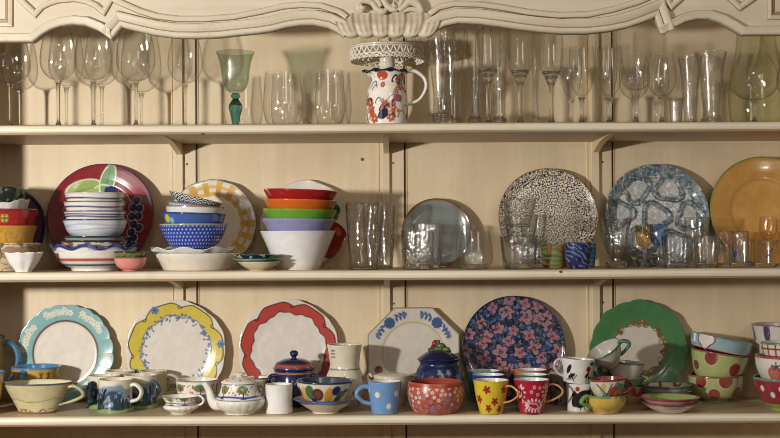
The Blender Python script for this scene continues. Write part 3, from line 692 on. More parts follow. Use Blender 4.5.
# ================================================================== STANDING PLATES
def plate(label, cx, R, zshelf, base, paint, lean=81, scal=None, name='dinner_plate', depth=.018, well=.64, fine=1.0, mat=None, cat='plate', group=None, tone=None, zoff=None, xoff=0):
    s = S(-.04); r = R/s; d = depth
    if zshelf < .1 and lean == 81: lean = 86; d = .013
    elif lean == 81: lean = 79
    P = [(1e-5, .003), (.46*r, .003), (.48*r, 0), (.54*r, 0), (.58*r, .004), (well*r+.012, d*.55), (r*.985, d), (r, d+.0012), (r*.99, d+.0028), ((well+.03)*r+.01, d*.62+.003), (well*r+.004, d*.42+.003), (well*r-.006, .0072), (1e-5, .0062)]
    P = resample(chaikin(P, 1), 1.15/s/fine); seg = int(min(460, 2*PI*R/1.0*fine))
    rm = None
    if scal: rm = lambda T, Rr, Z: 1+scal(T)*np.clip((Rr/r-.70)/.25, 0, 1)
    V, Q, T, Rr, Z = lathe_arr(P, seg, rm)
    if zoff is not None: V[:, 2] += zoff(V[:, 0]*s, V[:, 1]*s)
    th = math.radians(lean)
    yb = -max(r*math.cos(th), .5*r*math.cos(th)+0)+(d)*math.sin(th)*0-.006
    pt = Paint(V[:, 0]*s, V[:, 1]*s, base); pt.T = T; pt.rho = Rr/(r*(1+scal(T)) if scal else r)
    topside = np.zeros((len(P), seg), bool); k0 = int(np.argmax(P[:, 0])); topside[k0:] = True; topside = topside.ravel()
    if paint: pt.mask(topside.astype(float)); paint(pt, R)
    X = wx(cx, -.04, 230)
    maxr = 1+(scal(np.array([0.0]))[0] if scal else 0)
    loc = (X, yb-.001, zshelf+r*maxr*math.sin(th)-d*math.cos(th)+.0015)
    o = mkobj(name, V, Q, mat or GLAZE, None, pt.c, loc=loc); o.rotation_euler = (th, 0, 0)
    return tag(o, label, cat, group)
def pol(r, deg): a = math.radians(deg); return r*math.cos(a), r*math.sin(a)   # 0 = right, 90 = up

# --- middle shelf
def p_navy(p, R):
    p.put(np.clip((p.rho-.88)*30, 0, 1), (32, 38, 84)); p.put(vn(p.u*.3, p.v*.3, 3)*.3, (70, 50, 80))
plate('dark violet plate with navy rim behind the leftmost bowl stack', 5, 42, Z2, (98, 66, 92), p_navy, name='serving_plate')
def p_grape(p, R):
    p.put(vn(p.u*.16, p.v*.16, 2)*.35, (170, 45, 45)); p.put(np.clip((p.rho-.965)*60, 0, 1), (80, 50, 90))
    GR, LG, W = (100, 150, 100), (150, 180, 90), (235, 228, 205)
    # pale leaf pair above the bowls
    leaf = lambda x, y, L, wd, ang, col: (p.disc(x, y, wd+1.2, W, rx=L/wd, ang=ang), p.disc(x, y, wd, col, rx=L/wd, ang=ang))
    leaf(-18, 28, 17, 8.5, .25, (160, 186, 96)); p.line([(-33, 23), (-4, 32)], .8, (90, 130, 70)); p.blotch(.2, .7, (160, 45, 45), 9, 0)
    leaf(5, 37, 14, 6.5, 1.25, (118, 166, 112)); p.line([(2, 26), (8, 49)], .8, (70, 110, 80)); p.poly([(5, 50), (10, 56), (13, 46)], (118, 166, 112))
    p.line([(-8, 30), (0, 33), (8, 31)], 1.6, W); p.disc(8, 27, 4.5, (34, 40, 120), 1.4)
    for (x, y) in ((35, 16), (31, 9), (38, 8), (30, 0), (37, 0), (32, -8), (38, -12), (30, -16), (33, -22), (27, -25), (33, -30), (28, -33)):
        p.disc(x, y, 4.5, W); 
    for (x, y) in ((35, 16), (31, 9), (38, 8), (30, 0), (37, 0), (32, -8), (38, -12), (30, -16), (33, -22), (27, -25), (33, -30), (28, -33)):
        p.disc(x, y, 4.0, (36, 42, 92)); p.disc(x-1, y+1, 1.2, (84, 88, 140))
plate('deep red plate with grapes and pale green leaves behind the striped bowls', 102, 53.6, Z2, (142, 24, 30), p_grape, name='serving_plate', fine=1.2)
def p_check(p, R):
    Y_ = (226, 172, 50); bor = (p.rho > .62) & (p.rho < .97); n = 18
    sec = np.abs(((p.T/(2*PI)*n) % 1)-.5) < .23; p.put((bor & sec)*.85, Y_)
    for (a, b) in ((.64, .715), (.80, .875)): p.put(((p.rho > a) & (p.rho < b))*.8, Y_)
    p.put(((p.rho > .715) & (p.rho < .80) & sec)*.5, (210, 140, 30)); p.put(np.clip((p.rho-.968)*60, 0, 1), (30, 128, 110))
plate('cream plate with yellow checked border and green rim behind the blue bowls', 212, 45, Z2, (236, 226, 206), p_check, scal=lambda T: .008*np.cos(12*T))
def p_apple(p, R):
    p.put(np.clip((p.rho-.96)*30, 0, .5), (214, 170, 160))
    p.disc(26, -17, 20, (120, 30, 30), .85, .3); p.disc(26, -17, 18.6, (150, 38, 32), .85, .3); p.blotch(.25, .7, (206, 84, 60), 4, 0)
    p.disc(33, -8, 5, (210, 90, 60), .6, .4); p.disc(26, 14, 7.5, (44, 110, 52), 1.3, -.2); p.disc(28, 7, 5, (66, 140, 60), 1.2, .5); p.line([(25, 4), (24, 14)], 1.4, (70, 50, 30))
    p.disc(-22, 10, 14, (186, 44, 36))
plate('white scalloped plate with a red apple behind the rainbow bowls', 305, 44.3, Z2, (234, 224, 214), p_apple, scal=lambda T: .015*np.cos(8*T))
def p_grey(p, R):
    p.put(vn(p.u*.03, p.v*.25, 3)*.35, (176, 186, 184)); p.put(np.clip((p.rho-.84)*9, 0, 1)*.5, (170, 140, 100)); p.put(np.clip((p.rho-.925)*22, 0, 1), (128, 76, 30))
plate('grey glazed plate with a burnt brown rim behind the cut tumblers', 436.5, 35, Z2, (134, 142, 140), p_grey, name='side_plate', well=.74)
# speckled black on cream: procedural worm pattern
m, nt, out = new_mat('speckled_black_and_cream')
tc = N(nt, 'ShaderNodeTexCoord'); no = N(nt, 'ShaderNodeTexNoise', Scale=300.0, Detail=2.0, Roughness=.6); nt.links.new(tc.outputs['Object'], no.inputs['Vector'])
rp = N(nt, 'ShaderNodeValToRGB'); rp.color_ramp.elements[0].position = .47; rp.color_ramp.elements[1].position = .53
rp.color_ramp.elements[0].color = (*lin((24, 24, 34)), 1); rp.color_ramp.elements[1].color = (*lin((234, 220, 196)), 1)
at = N(nt, 'ShaderNodeAttribute', _attribute_name='Col'); mx = N(nt, 'ShaderNodeMixRGB', _blend_type='MULTIPLY'); mx.inputs[0].default_value = 1
b = N(nt, 'ShaderNodeBsdfPrincipled', Roughness=.22); b.inputs['Coat Weight'].default_value = .4
nt.links.new(no.outputs['Fac'], rp.inputs[0]); nt.links.new(rp.outputs[0], mx.inputs[1]); nt.links.new(at.outputs[0], mx.inputs[2]); nt.links.new(mx.outputs[0], b.inputs['Base Color'])
bp = N(nt, 'ShaderNodeBump', Strength=.3, Distance=.002); nt.links.new(no.outputs['Fac'], bp.inputs['Height']); nt.links.new(bp.outputs[0], b.inputs['Normal']); nt.links.new(b.outputs[0], out.inputs[0])
plate('large plate speckled black on cream behind the ribbed tumblers', 548, 50, Z2, (255, 255, 255), lambda p, R: p.put(np.clip((p.rho-.975)*80, 0, 1), (190, 120, 70)), mat=m, name='serving_plate', well=.8)
# oyster plate with raised wells
WL = [(-19, 27, .6), (14, 27, -.5), (-37, 2, .2), (-1, -1, .1), (34, -2, -.2), (-16, -28, 0), (18, -30, .3)]
def tri(u, v, x, y, a, size=13):
    dx, dy = u-x, v-y; ca, sa = math.cos(a), math.sin(a); X_, Y_ = dx*ca+dy*sa, -dx*sa+dy*ca
    th = np.arctan2(Y_, X_); return np.hypot(X_, Y_)/(size*(1+.16*np.cos(3*th+.5)))
def z_oy(u, v):
    z = 0*u
    for (x, y, a) in WL:
        d = tri(u, v, x, y, a); z = z+.0024*np.exp(-((d-1)/.10)**2)-.0012*np.clip((1-d)*4, 0, 1)
    return z
def p_oy(p, R):
    n1 = vn(p.u*.22, p.v*.22, 1); n2 = vn(p.u*.5, p.v*.5, 2); n3 = vn(p.u*.3+9, p.v*.3, 7)
    p.put((n1-.3)*1.2, (166, 172, 166)); p.put((n2 > .62)*.6, (58, 76, 112)); p.put((n3 > .72)*.7, (34, 96, 92)); p.put((vn(p.u*.6, p.v*.6, 8) > .76)*.7, (206, 206, 190))
    for (x, y, a) in WL:
        d = tri(p.u, p.v, x, y, a); p.put(np.exp(-((d-1.12)/.09)**2)*.3, (52, 60, 70)); p.put((d < .85)*.12, (168, 172, 164)); p.put((d < .8)*(n2 > .5)*.5, (84, 100, 132)); p.put((d < .9)*(n3 > .6)*.5, (58, 100, 100))
plate('mottled blue grey oyster plate with raised wells on the middle shelf', 656.5, 52, Z2, (112, 128, 142), p_oy, name='oyster_plate', well=.8, zoff=z_oy, fine=1.25)
def p_yel(p, R):
    p.put(vn(p.u*.1, p.v*.1, 5)*.45, (196, 130, 30)); p.put(np.exp(-((p.rho-.60)/.03)**2)*.45, (150, 96, 28)); p.put(np.clip((p.rho-.955)*40, 0, 1), (100, 150, 62)); p.put(vn(p.T*6, p.rho*3, 8)*.25, (190, 124, 40))
plate('large mustard yellow plate with thin green rim at the right end of the middle shelf', 764, 55.5, Z2, (216, 162, 78), p_yel, name='serving_plate')

# --- bottom shelf
def p_turq(p, R):
    ctr = (p.rho < .70); p.put(np.clip((.68-p.rho)*60, 0, 1), (222, 210, 194)); p.put(p.soft(np.abs(np.hypot(p.u, p.v)-R*.665)-.9), (92, 60, 42))
    for deg in (50, 100, 158, 340, 250):
        for k in range(-4, 5):
            x, y = pol(R*(.86+.03*math.sin(k*2.1)), deg+k*4.2); p.flower(x, y, 3.1 if k % 2 == 0 else 2.2, (226, 222, 204), (190, 170, 130), 5, k)
            x, y = pol(R*(.80), deg+k*4.2+2); p.disc(x, y, 1.1, (214, 216, 196))
plate('turquoise rimmed plate with a scalloped edge and white blossoms, bottom shelf left', 63.3, 48.9, Z3, (134, 182, 184), p_turq, scal=lambda T: .030*np.abs(np.sin(10*T))**.7-.018+.008*np.cos(5*T), fine=1.2)
def scrolledge(R, th, n): return .018*np.cos(n*th)+.008*np.cos(2*n*th+.8)
def p_band(col, inner, vine, flo):
    def f(p, R):
        th = np.arctan2(p.v, p.u); rr = np.hypot(p.u, p.v)/R
        edge_in = inner+.025*np.sin(8*th)+.012*np.sin(21*th+1); edge_out = .965-.075*(1-np.abs(np.sin(3.5*(th+.35))))**1.6-.02*np.abs(np.sin(7*th+1))
        p.put(((rr > edge_in) & (rr < edge_out)).astype(float), col)
        p.put(p.soft((np.abs(rr-edge_out)*R)-.55), (50, 34, 26)); p.put(p.soft((np.abs(rr-edge_in)*R)-.45), vine)
        for k in range(7):
            a = math.degrees(k*PI/3.5-.35); x, y = pol(R*.885, a+3); p.line([(x+q*.9*math.cos(q*1.1+k), y+q*.9*math.sin(q*1.1+k)) for q in (.6, 1.2, 1.8, 2.4, 3, 3.6)], .9, (50, 34, 26))
        rnd = random.Random(3)
        if flo:
            for k in range(64):
                a = k*5.6+rnd.uniform(-3, 3); x, y = pol(R*(inner-.015+rnd.uniform(-.03, .05)), a); p.disc(x, y, rnd.uniform(.7, 1.4), flo, 1.6, rnd.random()*3); 
                if k % 3 == 0: x2, y2 = pol(R*(inner-.09), a+3); p.line([(x, y), (x2, y2)], .7, flo); p.disc(x2, y2, 1.0, flo)
            for a in (118, 8, 208): x, y = pol(R*.91, a); p.flower(x, y, 4.2, flo, (50, 70, 120), 6); 
            x, y = pol(R*.66, 32); p.flower(x, y, 3, flo)
    return f
ruf = lambda T: .012*np.cos(6*T+.5)+.012*np.abs(np.sin(9*T))-.008
plate('yellow banded plate with scrolled edge and blue sprigs, bottom shelf', 174.5, 50.3, Z3, (226, 216, 204), p_band((214, 190, 62), .69, (90, 116, 150), (96, 124, 168)), scal=ruf, fine=1.5)
plate('red banded white plate with scrolled edge behind the white mug', 287.5, 50.5, Z3, (226, 216, 204), p_band((196, 66, 56), .74, (50, 30, 26), None), scal=ruf, fine=1.5)
def octa(T):
    a = (T+PI/8) % (PI/4)-PI/8; return np.cos(PI/8)/np.cos(a)*1.06-1-.0
def p_octa(p, R):
    p.put(p.soft(np.abs(np.hypot(p.u, p.v)-R*.66)-.6), (196, 174, 112)); p.put(np.clip((p.rho-.965)*70, 0, 1)*.8, (120, 100, 84))
    B = (64, 96, 150)
    for (deg, k) in ((128, 0), (52, 0), (308, 0)):
        x, y = pol(R*.82, deg); p.flower(x, y, 5.6, B, (40, 60, 110), 9); p.disc(x, y, 3.2, B)
        for da in (-13, -19, -25, 13, 19, 25):
            x2, y2 = pol(R*(.84 if abs(da) < 30 else .80), deg+da); p.disc(x2, y2+1.8, 1.3, B, 2.2, math.radians(deg+da+50)); p.disc(x2, y2-1.8, 1.3, B, 2.0, math.radians(deg+da-10))
            if abs(da) == 25: p.flower(x2, y2, 2.6, (90, 124, 170))
    x, y = pol(R*.82, 205); p.disc(x, y, 4.2, (128, 60, 56)); 
    for k in range(4): p.disc(x-5+k*3.4, y-9-(k % 2)*2, 1.7, (128, 60, 56), 1.6, k)
plate('octagonal cream plate with blue flower sprays behind the spotted mug', 413, 47.3, Z3, (216, 206, 192), p_octa, scal=octa, fine=1.3, name='octagonal_plate')
def p_flo(p, R):
    n1 = vn(p.u*.25, p.v*.25, 1); p.put((n1 > .5)*.9, (44, 74, 140)); p.put((vn(p.u*.3, p.v*.3, 4) > .66)*.8, (74, 92, 66)); p.put((vn(p.u*.4, p.v*.4, 6) > .74)*.8, (104, 134, 190)); p.put((vn(p.u*.35+5, p.v*.35, 9) > .70)*.9, (24, 26, 34))
    rnd = random.Random(11); pts = []
    for k in range(900):
        x, y = rnd.uniform(-R, R), rnd.uniform(-R, R)
        if math.hypot(x, y) < R*.95 and all(math.hypot(x-a, y-b) > 11.0 for a, b in pts): pts.append((x, y))
    for x, y in pts:
        a0 = rnd.random()*3; r0 = rnd.uniform(5.4, 7.8); n = rnd.choice((4, 5, 5))
        p.flower(x, y, r0+.9, (28, 26, 38), None, n, a0, r0*.62); p.flower(x, y, r0, (178, 122, 134), (104, 44, 58), n, a0, r0*.5)
        for k in range(n): a = a0+2*PI*k/n; p.line([(x, y), (x+r0*.5*math.cos(a), y+r0*.5*math.sin(a))], .6, (140, 70, 90))
    p.put((vn(p.u*.45, p.v*.45, 12) > .72)*.75, (30, 30, 44)); p.put((vn(p.u*.6, p.v*.6, 15) > .82)*.7, (120, 150, 190)); p.put(np.clip((p.rho-.97)*80, 0, 1), (40, 44, 84))
plate('large plate crowded with pink flowers on dark blue behind the yellow mug', 513.5, 51.9, Z3, (34, 44, 84), p_flo, name='serving_plate', well=.85, fine=1.6)
def p_green(p, R):
    th = np.arctan2(p.v, p.u); rr = np.hypot(p.u, p.v)/R
    e = .515+.02*np.sin(9*th)+.02*np.sin(17*th+1); p.put((rr < e).astype(float), (214, 202, 184))
    p.put((np.abs(rr-.80) < .007)*.35, (50, 96, 54))
    rnd = random.Random(8)
    for k in range(74):
        a = rnd.uniform(0, 360); x, y = pol(R*(.525+rnd.uniform(-.045, .06)), a)
        p.ringd(x, y, rnd.uniform(1.3, 2.5), .8, (126, 92, 44))
        if k % 3 == 0: p.disc(x, y, 1.3, rnd.choice([(150, 50, 44), (84, 110, 48), (190, 150, 70)]))
plate('green scalloped plate with gilt scrollwork round a cream centre', 639, 48.6, Z3, (72, 132, 76), p_green, scal=lambda T: .010*np.cos(8*T+.4)+.026*np.abs(np.cos(8*T+.2))-.010, fine=1.3)
plate('dark blue plate just showing below the bottom shelf', 623, 46, -.372, (30, 36, 66), None, name='serving_plate')

# ================================================================== BOWLS AND CUPS
def bowl(label, cx, Y, zb, ytop, prof, color, name='bowl', paint=None, t=.004, floor=2.5, inner=None, mat=None, tilt=0, tiltx=0, cat='bowl', group=None, parts=False, rmod=None, zmod=None, fine=1.0, rotz=0, smooth=2):
    """prof [(r px, fraction of height)]; zb world height of the foot; ytop px of the rim centre"""
    s = S(Y); H = (wz(ytop, Y, cx)-zb)*s
    pr = [(r, h*H) for r, h in prof]
    pt = (lambda p: paint(p, H)) if paint else None
    loc = (wx(cx, Y, ytop), Y, zb+.0005); rot = (math.radians(tiltx), math.radians(tilt), rotz)
    if parts:
        r = thing(name, label, cat, loc, group, rot)
        vessel_mesh('body', s, pr, t, floor, mat or GLAZE, r, color, pt, inner=inner, rmod=rmod, zmod=zmod, fine=fine, smooth=smooth)
        return r, s, H
    o = vessel_mesh(name, s, pr, t, floor, mat or GLAZE, None, color, pt, inner=inner, rmod=rmod, zmod=zmod, fine=fine, smooth=smooth)
    o.location = loc; o.rotation_euler = rot
    return tag(o, label, cat, group)
ROUND = lambda R, f=.45: [(R*f, 0), (R*f, .06), (R*.72, .22), (R*.9, .5), (R, 1)]
CONE = lambda R, f=.55: [(R*f, 0), (R*f*1.02, .03), (R*.985, .95), (R, 1)]
def Z(py, Y, cx): return wz(py, Y, cx)

# middle shelf, leftmost stack
Y0 = -.175
def p_swirl(p, H): 
    p.put((vn(p.u*.04, p.v*.25+p.u*.02, 3) > .62)*.7, (150, 96, 58)); p.put((np.abs(vn(p.u*.05, p.v*.2, 8)-.5) < .03)*.8, (60, 40, 30))
bowl('cream and tan marbled bowl at the bottom of the leftmost stack', 2, Y0, Z2, 243.5, [(22, 0), (23, .06), (34, .5), (38, 1)], (226, 204, 172), paint=p_swirl)
bowl('mustard yellow bowl second from the bottom of the leftmost stack', 2, Y0, Z(262, Y0, 2), 226.5, [(18, 0), (18, .06), (29, .45), (31, .75), (34.5, 1)], (206, 154, 52), paint=lambda p, H: p.blotch(.5, .72, (170, 110, 30), 2, .5))
def p_redb(p, H):
    p.band(H-2, H+3, (150, 36, 34)); x = 13; y = H-9
    for k in range(4): a = k*PI/2+.78; p.disc(x+2.6*math.cos(a), y+2.6*math.sin(a), 1.9, (206, 176, 60))
    for k in range(4): a = k*PI/2; p.disc(x+3.0*math.cos(a), y+3.0*math.sin(a), 1.3, (90, 130, 60))
    p.disc(x, y, 1.3, (60, 40, 90))
bowl('red bowl with a small yellow flower in the leftmost stack', 2, Y0, Z(247, Y0, 2), 210, [(17, 0), (17, .06), (27, .45), (31, .6), (35, 1)], (186, 40, 42), paint=p_redb, inner=(190, 60, 50))
bowl('white crumpled edge bowl tilted inside the red bowl of the leftmost stack', 5, Y0, Z(231, Y0, 4), 206, [(13, 0), (13, .06), (25, .6), (30, 1)], (232, 226, 220), tilt=-13, zmod=lambda T, R, Z_: .0022*np.sin(7*T)*(Z_ > .03)+.001*np.sin(17*T)*(Z_ > .03), mat=SATIN)
def p_darkg(p, H): p.put((vn(p.u*.12, p.v*.2, 3) > .55)*.9, (22, 30, 26)); p.put((vn(p.u*.3, p.v*.3, 6) > .75)*.8, (96, 112, 70)); p.band(-1, 7, (34, 26, 24))
bowl('dark green glazed bowl on top of the leftmost stack', 2, Y0, Z(219.5, Y0, 2), 188, [(12, 0), (13, .08), (18, .4), (20.5, .8), (20, 1)], (64, 98, 82), paint=p_darkg, tilt=5)
bowl('small white petal edged bowl on the shelf before the leftmost stack', 23.5, -.297, Z2, 253, [(8, 0), (8, .06), (14, .45), (19, 1)], (236, 232, 228), rmod=lambda T, R, Z_: 1+.04*np.cos(8*T), zmod=lambda T, R, Z_: .0012*np.cos(8*T)*(Z_ > .03), mat=SATIN, t=.003)

# striped stack
Y1 = -.182; c1 = 95
def p_scal(p, H):
    p.band(H-2.4, H+6, (44, 62, 146)); p.band(H*.40, H*.52, (196, 84, 70)); p.band(H*.20, H*.28, (58, 76, 156)); p.put(((p.v > H-4) & (vn(p.u*.2, p.v*.1, 2) > .6))*.5, (110, 130, 190))
bowl('white serving bowl with wavy blue rim and red stripe under the striped bowls', c1, Y1, Z2, 246.5, [(23, 0), (23, .10), (30, .2), (37, .48), (40.5, .85), (43.5, 1)], (232, 226, 216), paint=p_scal, floor=3,
     zmod=lambda T, R, Z_: np.where(Z_ > .042, (.0058)*np.cos(9*T)*np.clip((Z_-.042)/.02, 0, 1), 0), rmod=lambda T, R, Z_: 1+.02*np.cos(9*T)*(Z_ > .05), name='serving_bowl')
def p_dish(p, H): p.put((vn(p.u*.2, p.v*.5, 2) > .58)*.9, (70, 92, 80)); p.put((vn(p.u*.3, p.v*.4, 5) > .72)*.9, (176, 70, 60)); p.band(H-1.6, H+3, (40, 46, 60))
bowl('floral patterned dish in the wavy blue rimmed bowl, lower of two', c1-.5, Y1, Z(255, Y1, c1), 240.8, [(20, 0), (20, .06), (28, .5), (33.5, 1)], (220, 212, 196), paint=p_dish, name='dish', t=.0035)
bowl('grey green dish under the swirled pale blue bowl', c1, Y1, Z(249.6, Y1, c1), 236.6, [(18, 0), (18, .06), (26, .5), (31, 1)], (150, 160, 150), paint=lambda p, H: p.band(H-1.5, H+3, (44, 50, 66)), name='dish', t=.0035)
def p_sw(p, H):
    p.put((vn(p.u*.03+3, p.v*.28, 2))*.85, (140, 166, 214)); p.put(p.soft(np.abs(p.v-(H*.55+1.0*np.sin(p.u/14)))-.5, .6)*.6, (96, 126, 190)); p.put(p.soft(np.abs(p.v-(H*.75+.8*np.sin(p.u/11+2)))-.4, .6)*.6, (96, 126, 190)); p.band(H-1.2, H+3, (50, 66, 130))
bowl('swirled pale blue and white bowl under three blue lined bowls', c1+.5, Y1, Z(241.6, Y1, c1), 219.8, [(17, 0), (18, .08), (27.5, .40), (30, .7), (32, 1)], (226, 224, 220), paint=p_sw, t=.003)
for k, (yt, lab) in enumerate(((211.5, 'cream bowl with blue lines, lowest of the three on the pale blue bowl'), (202, 'cream bowl with blue lines, middle of the three on the pale blue bowl'), (193.5, 'cream bowl with blue lines, topmost of the striped stack'))):
    def p_ln(p, H, k=k): p.band(H-6.2, H-4.7, (50, 60, 120), .5, 12); p.band(H-1.0, H+.6, (70, 84, 150) if k < 2 else (190, 186, 180)); (p.band(H-3.9, H-2.6, (50, 62, 130), .4, 15) if k == 0 else None)
    bowl(lab, c1+(.3, -.2, .4)[k], Y1, Z(yt+19.5, Y1, c1), yt, [(14, 0), (14.5, .1), (24, .36), (28.2-.3*k, .55), (31.0-.35*k, 1)], (230, 222, 208), paint=p_ln, t=.0024, inner=(222, 216, 204), group=None)

def p_pink(p, H): p.band(H-1, H+2, (150, 70, 60))
bowl('small pink bowl on the shelf under the green one, beside the wavy rimmed bowl', 130.5, -.283, Z2, 257.5, ROUND(16.5, .45), (226, 136, 124), paint=p_pink, t=.003)
def p_gr(p, H):
    p.band(H-5, H-1.5, (92, 150, 74), .3, 3)
    for x in range(-60, 60, 7): p.disc(x+3, H-3, 1.4, (190, 50, 44)); p.disc(x, H-4, 1.0, (30, 60, 40))
bowl('small dark green rimmed bowl nested in the small pink bowl', 130.5, -.283, Z(265.5, -.275, 130), 251.8, [(6.5, 0), (7, .1), (13, .5), (17, 1)], (38, 66, 46), paint=p_gr, t=.003)

# blue bowls stack
Y2 = -.2; c2 = 193.5
scl = lambda n, a, z0: (lambda T, R, Z_: a*np.abs(np.sin(n*T/2))*np.clip((Z_-z0)/.01, 0, 1))
bowl('large cream oval serving dish with a notched rim under the scalloped plate', 197, -.195, Z2, 254, [(33, 0), (34, .05), (38, .4), (42.5, .8), (44, 1)], (230, 222, 206), zmod=scl(26, .0016, .034), name='serving_dish', floor=4, cat='dish')
bowl('white scalloped dish with wavy rim between serving dish and blue bowl', c2+.3, -.195, Z(260.5, -.195, c2), 248.6, [(20, 0), (20, .1), (32, .35), (39, .7), (42.5, 1)], (228, 228, 218), name='scalloped_dish', zmod=lambda T, R, Z_: .0042*np.cos(8*T+.6)*np.clip((Z_-.012)/.014, 0, 1), rmod=lambda T, R, Z_: 1+.015*np.cos(16*T), cat='dish', t=.0035)
def p_dots(p, H):
    for r_i, y in enumerate(np.arange(2, H-1.5, 3.5)):
        off = (r_i % 2)*2.1
        d = np.hypot(((p.u-off+2.1) % 4.2)-2.1, p.v-y); p.put(p.soft(d-.75, .45)*(p.v < H-1.6), (196, 208, 236))
    p.band(H-1.1, H+3, (160, 170, 140))
bowl('royal blue bowl with white dots on the white scalloped dish', c2, Y2, Z(249.3, Y2, c2), 224.5, [(19, 0), (20, .04), (25, .2), (31, .6), (34, 1)], (46, 72, 176), paint=p_dots, fine=1.3)
def p_yb(p, H):
    p.put((vn(p.u*.12, p.v*.2, 3) > .5)*.9, (60, 96, 170)); p.disc(-27, H-6, 4.0, (214, 186, 60)); p.disc(-20, H-8, 3, (120, 170, 190)); p.disc(-33, H-9, 3, (60, 120, 100)); p.band(H-1.3, H+3, (40, 60, 130))
bowl('blue bowl with yellow daubs nested in the white dotted blue bowl', c2-.5, Y2, Z(237.5, Y2, c2), 213.5, [(16, 0), (17, .05), (25.5, .3), (29.3, .55), (32, 1)], (70, 90, 160), paint=p_yb, tilt=2, t=.003)
bowl('off white bowl with a raised ring under the two tilted patterned bowls', c2+.8, Y2, Z(231, Y2, c2), 206.8, [(14, 0), (15, .05), (23.5, .3), (26.2, .55), (28.8, .9), (28.8, 1)], (222, 218, 212), paint=lambda p, H: (p.band(H-8, H-7, (170, 166, 164)), p.band(H-1, H+2, (150, 120, 100))), tilt=1.5, t=.003)
def p_bd(p, H):
    d = np.hypot(((p.u) % 2.6)-1.3, ((p.v) % 2.6)-1.3); p.put(p.soft(d-.65), (96, 106, 150)); p.band(H-1, H+2, (90, 96, 130))
bowl('pale blue grey bowl with tiny dots second from the top of the blue stack', c2-.7, Y2, Z(219.8, Y2, c2), 204.2, [(11, 0), (12, .05), (20.5, .3), (24.5, .6), (26.8, 1)], (176, 184, 208), paint=p_bd, fine=1.4, tilt=7, t=.003)
def p_zz(p, H):
    st = np.abs(((p.v+2.2*np.abs(((p.u/3.4) % 2)-1)) % 2.5)-1.25) < .6
    p.put(st.astype(float), (22, 26, 44))
bowl('tilted bowl with black zigzag pattern on top of the blue stack', c2-.2, Y2, Z(208.6, Y2, c2), 197, [(8, 0), (9, .08), (19, .35), (25, .7), (27.5, 1)], (228, 224, 214), paint=p_zz, fine=1.6, tilt=14, inner=(226, 222, 214), t=.003)

# small dishes
Yd = -.282
bowl('small beige bowl on the shelf under two flat blue green dishes', 259, Yd, Z2, 262, [(9.5, 0), (10, .08), (16, .45), (21.5, 1)], (222, 208, 172), t=.003)
def p_g1(p, H): p.band(0, H-1, (130, 190, 160)); p.put((vn(p.u*.2, p.v*.3, 3) > .6)*1.0, (40, 60, 130)); p.band(H-1.2, H+3, (120, 180, 160))
bowl('flat sea green dish with blue daubs, middle of the three small dishes', 256.5, Yd, Z(265.8, Yd, 257), 259, [(8, 0), (9, .1), (16, .5), (25, 1)], (130, 190, 164), paint=p_g1, name='dish', t=.003, floor=1.5, cat='dish')
def p_g2(p, H): p.put((vn(p.u*.3, p.v*.4, 4) > .66)*1.0, (214, 200, 130))
bowl('flat dark blue dish on top of the three small dishes', 256.5, Yd, Z(262, Yd, 256), 255, [(8, 0), (9, .1), (19, .5), (23.5, 1)], (32, 48, 104), paint=p_g2, name='dish', t=.003, floor=1.5, cat='dish')

# rainbow bowls
Yr = -.19; Hc = 39.0
pcone = [(21, 0), (21.2, .02), (21.8, .03), (37.2, .97), (38, 1)]
for k, (yt, cxr, colr, nm, rsc, tl) in enumerate(((231.5, 298, (236, 232, 232), 'large white conical bowl at the bottom of the rainbow stack', 1, 0), (219.5, 298, (146, 144, 190), 'lavender conical bowl in the rainbow stack', .945, .8),
        (210, 298.7, (104, 166, 40), 'lime green conical bowl in the rainbow stack', .955, 1.3), (200.5, 299, (222, 100, 24), 'orange conical bowl in the rainbow stack', .955, 1.6), (190.8, 299.5, (176, 26, 24), 'red conical bowl on top of the rainbow stack', .955, 2.2))):
    zb = Z2 if k == 0 else Z(yt+34, Yr, cxr)
    pr_ = pcone if k == 0 else [(17.5*1, 0), (17.7, .02), (18.3, .03), (34.6*rsc/.95, .86), (36.7*rsc/.95, .96), (36.9*rsc/.95, 1)]
    bowl(nm, cxr, Yr, zb, yt, pr_, colr, t=.0032, tilt=tl, smooth=1, name='conical_bowl')

# coloured glasses
m_ = SATIN
def p_go(p, H):
    p.put((np.sin(p.v*1.4+vn(p.u*.1, p.v*.1, 2)*5) > .1)*.9, (90, 120, 46)); p.put((vn(p.u*.15, p.v*.3, 4) > .62)*.9, (206, 110, 50)); p.put((vn(p.u*.1, p.v*.5, 6) > .72)*.9, (50, 84, 60))
bowl('small green and orange streaked cup beside the blue one, middle shelf', 554, -.20, Z2, 245, [(10, 0), (11, .06), (12.3, .4), (13.2, 1)], (132, 136, 84), paint=p_go, name='tealight_cup', cat='cup', t=.002)
def p_bl(p, H): p.put((np.sin(p.v*1.1+p.u*.6+vn(p.u*.2, p.v*.2, 2)*6) > .72)*.8, (130, 148, 180)); p.put((vn(p.u*.3, p.v*.2, 5) > .66)*.9, (24, 32, 84))
bowl('small dark blue cup with pale scratched pattern, middle shelf', 578, -.25, Z2, 243, [(9.5, 0), (11, .06), (13.3, .45), (14, 1)], (36, 50, 104), paint=p_bl, name='tealight_cup', cat='cup', t=.0025, fine=1.4)
bowl('small turquoise striped cup partly behind the dark blue cup', 586.5, -.13, Z2, 244, [(7.5, 0), (8, .06), (9, .45), (9.5, 1)], (70, 140, 180), paint=lambda p, H: p.put((np.sin(p.v*1.5) > .3)*.8, (30, 60, 120)), name='tealight_cup', cat='cup', t=.002)
# ================================================================== BOTTOM SHELF, front
def cup3(label, cx, ytop, pyb, prof, rb, color, Y=None, **k):
    Y = place3(cx, pyb, rb) if Y is None else Y
    k.setdefault('name', 'mug'); k.setdefault('cat', k['name'].split('_')[-1])
    return bowl(label, cx, Y, Z3, ytop, prof, color, parts=True, **k)
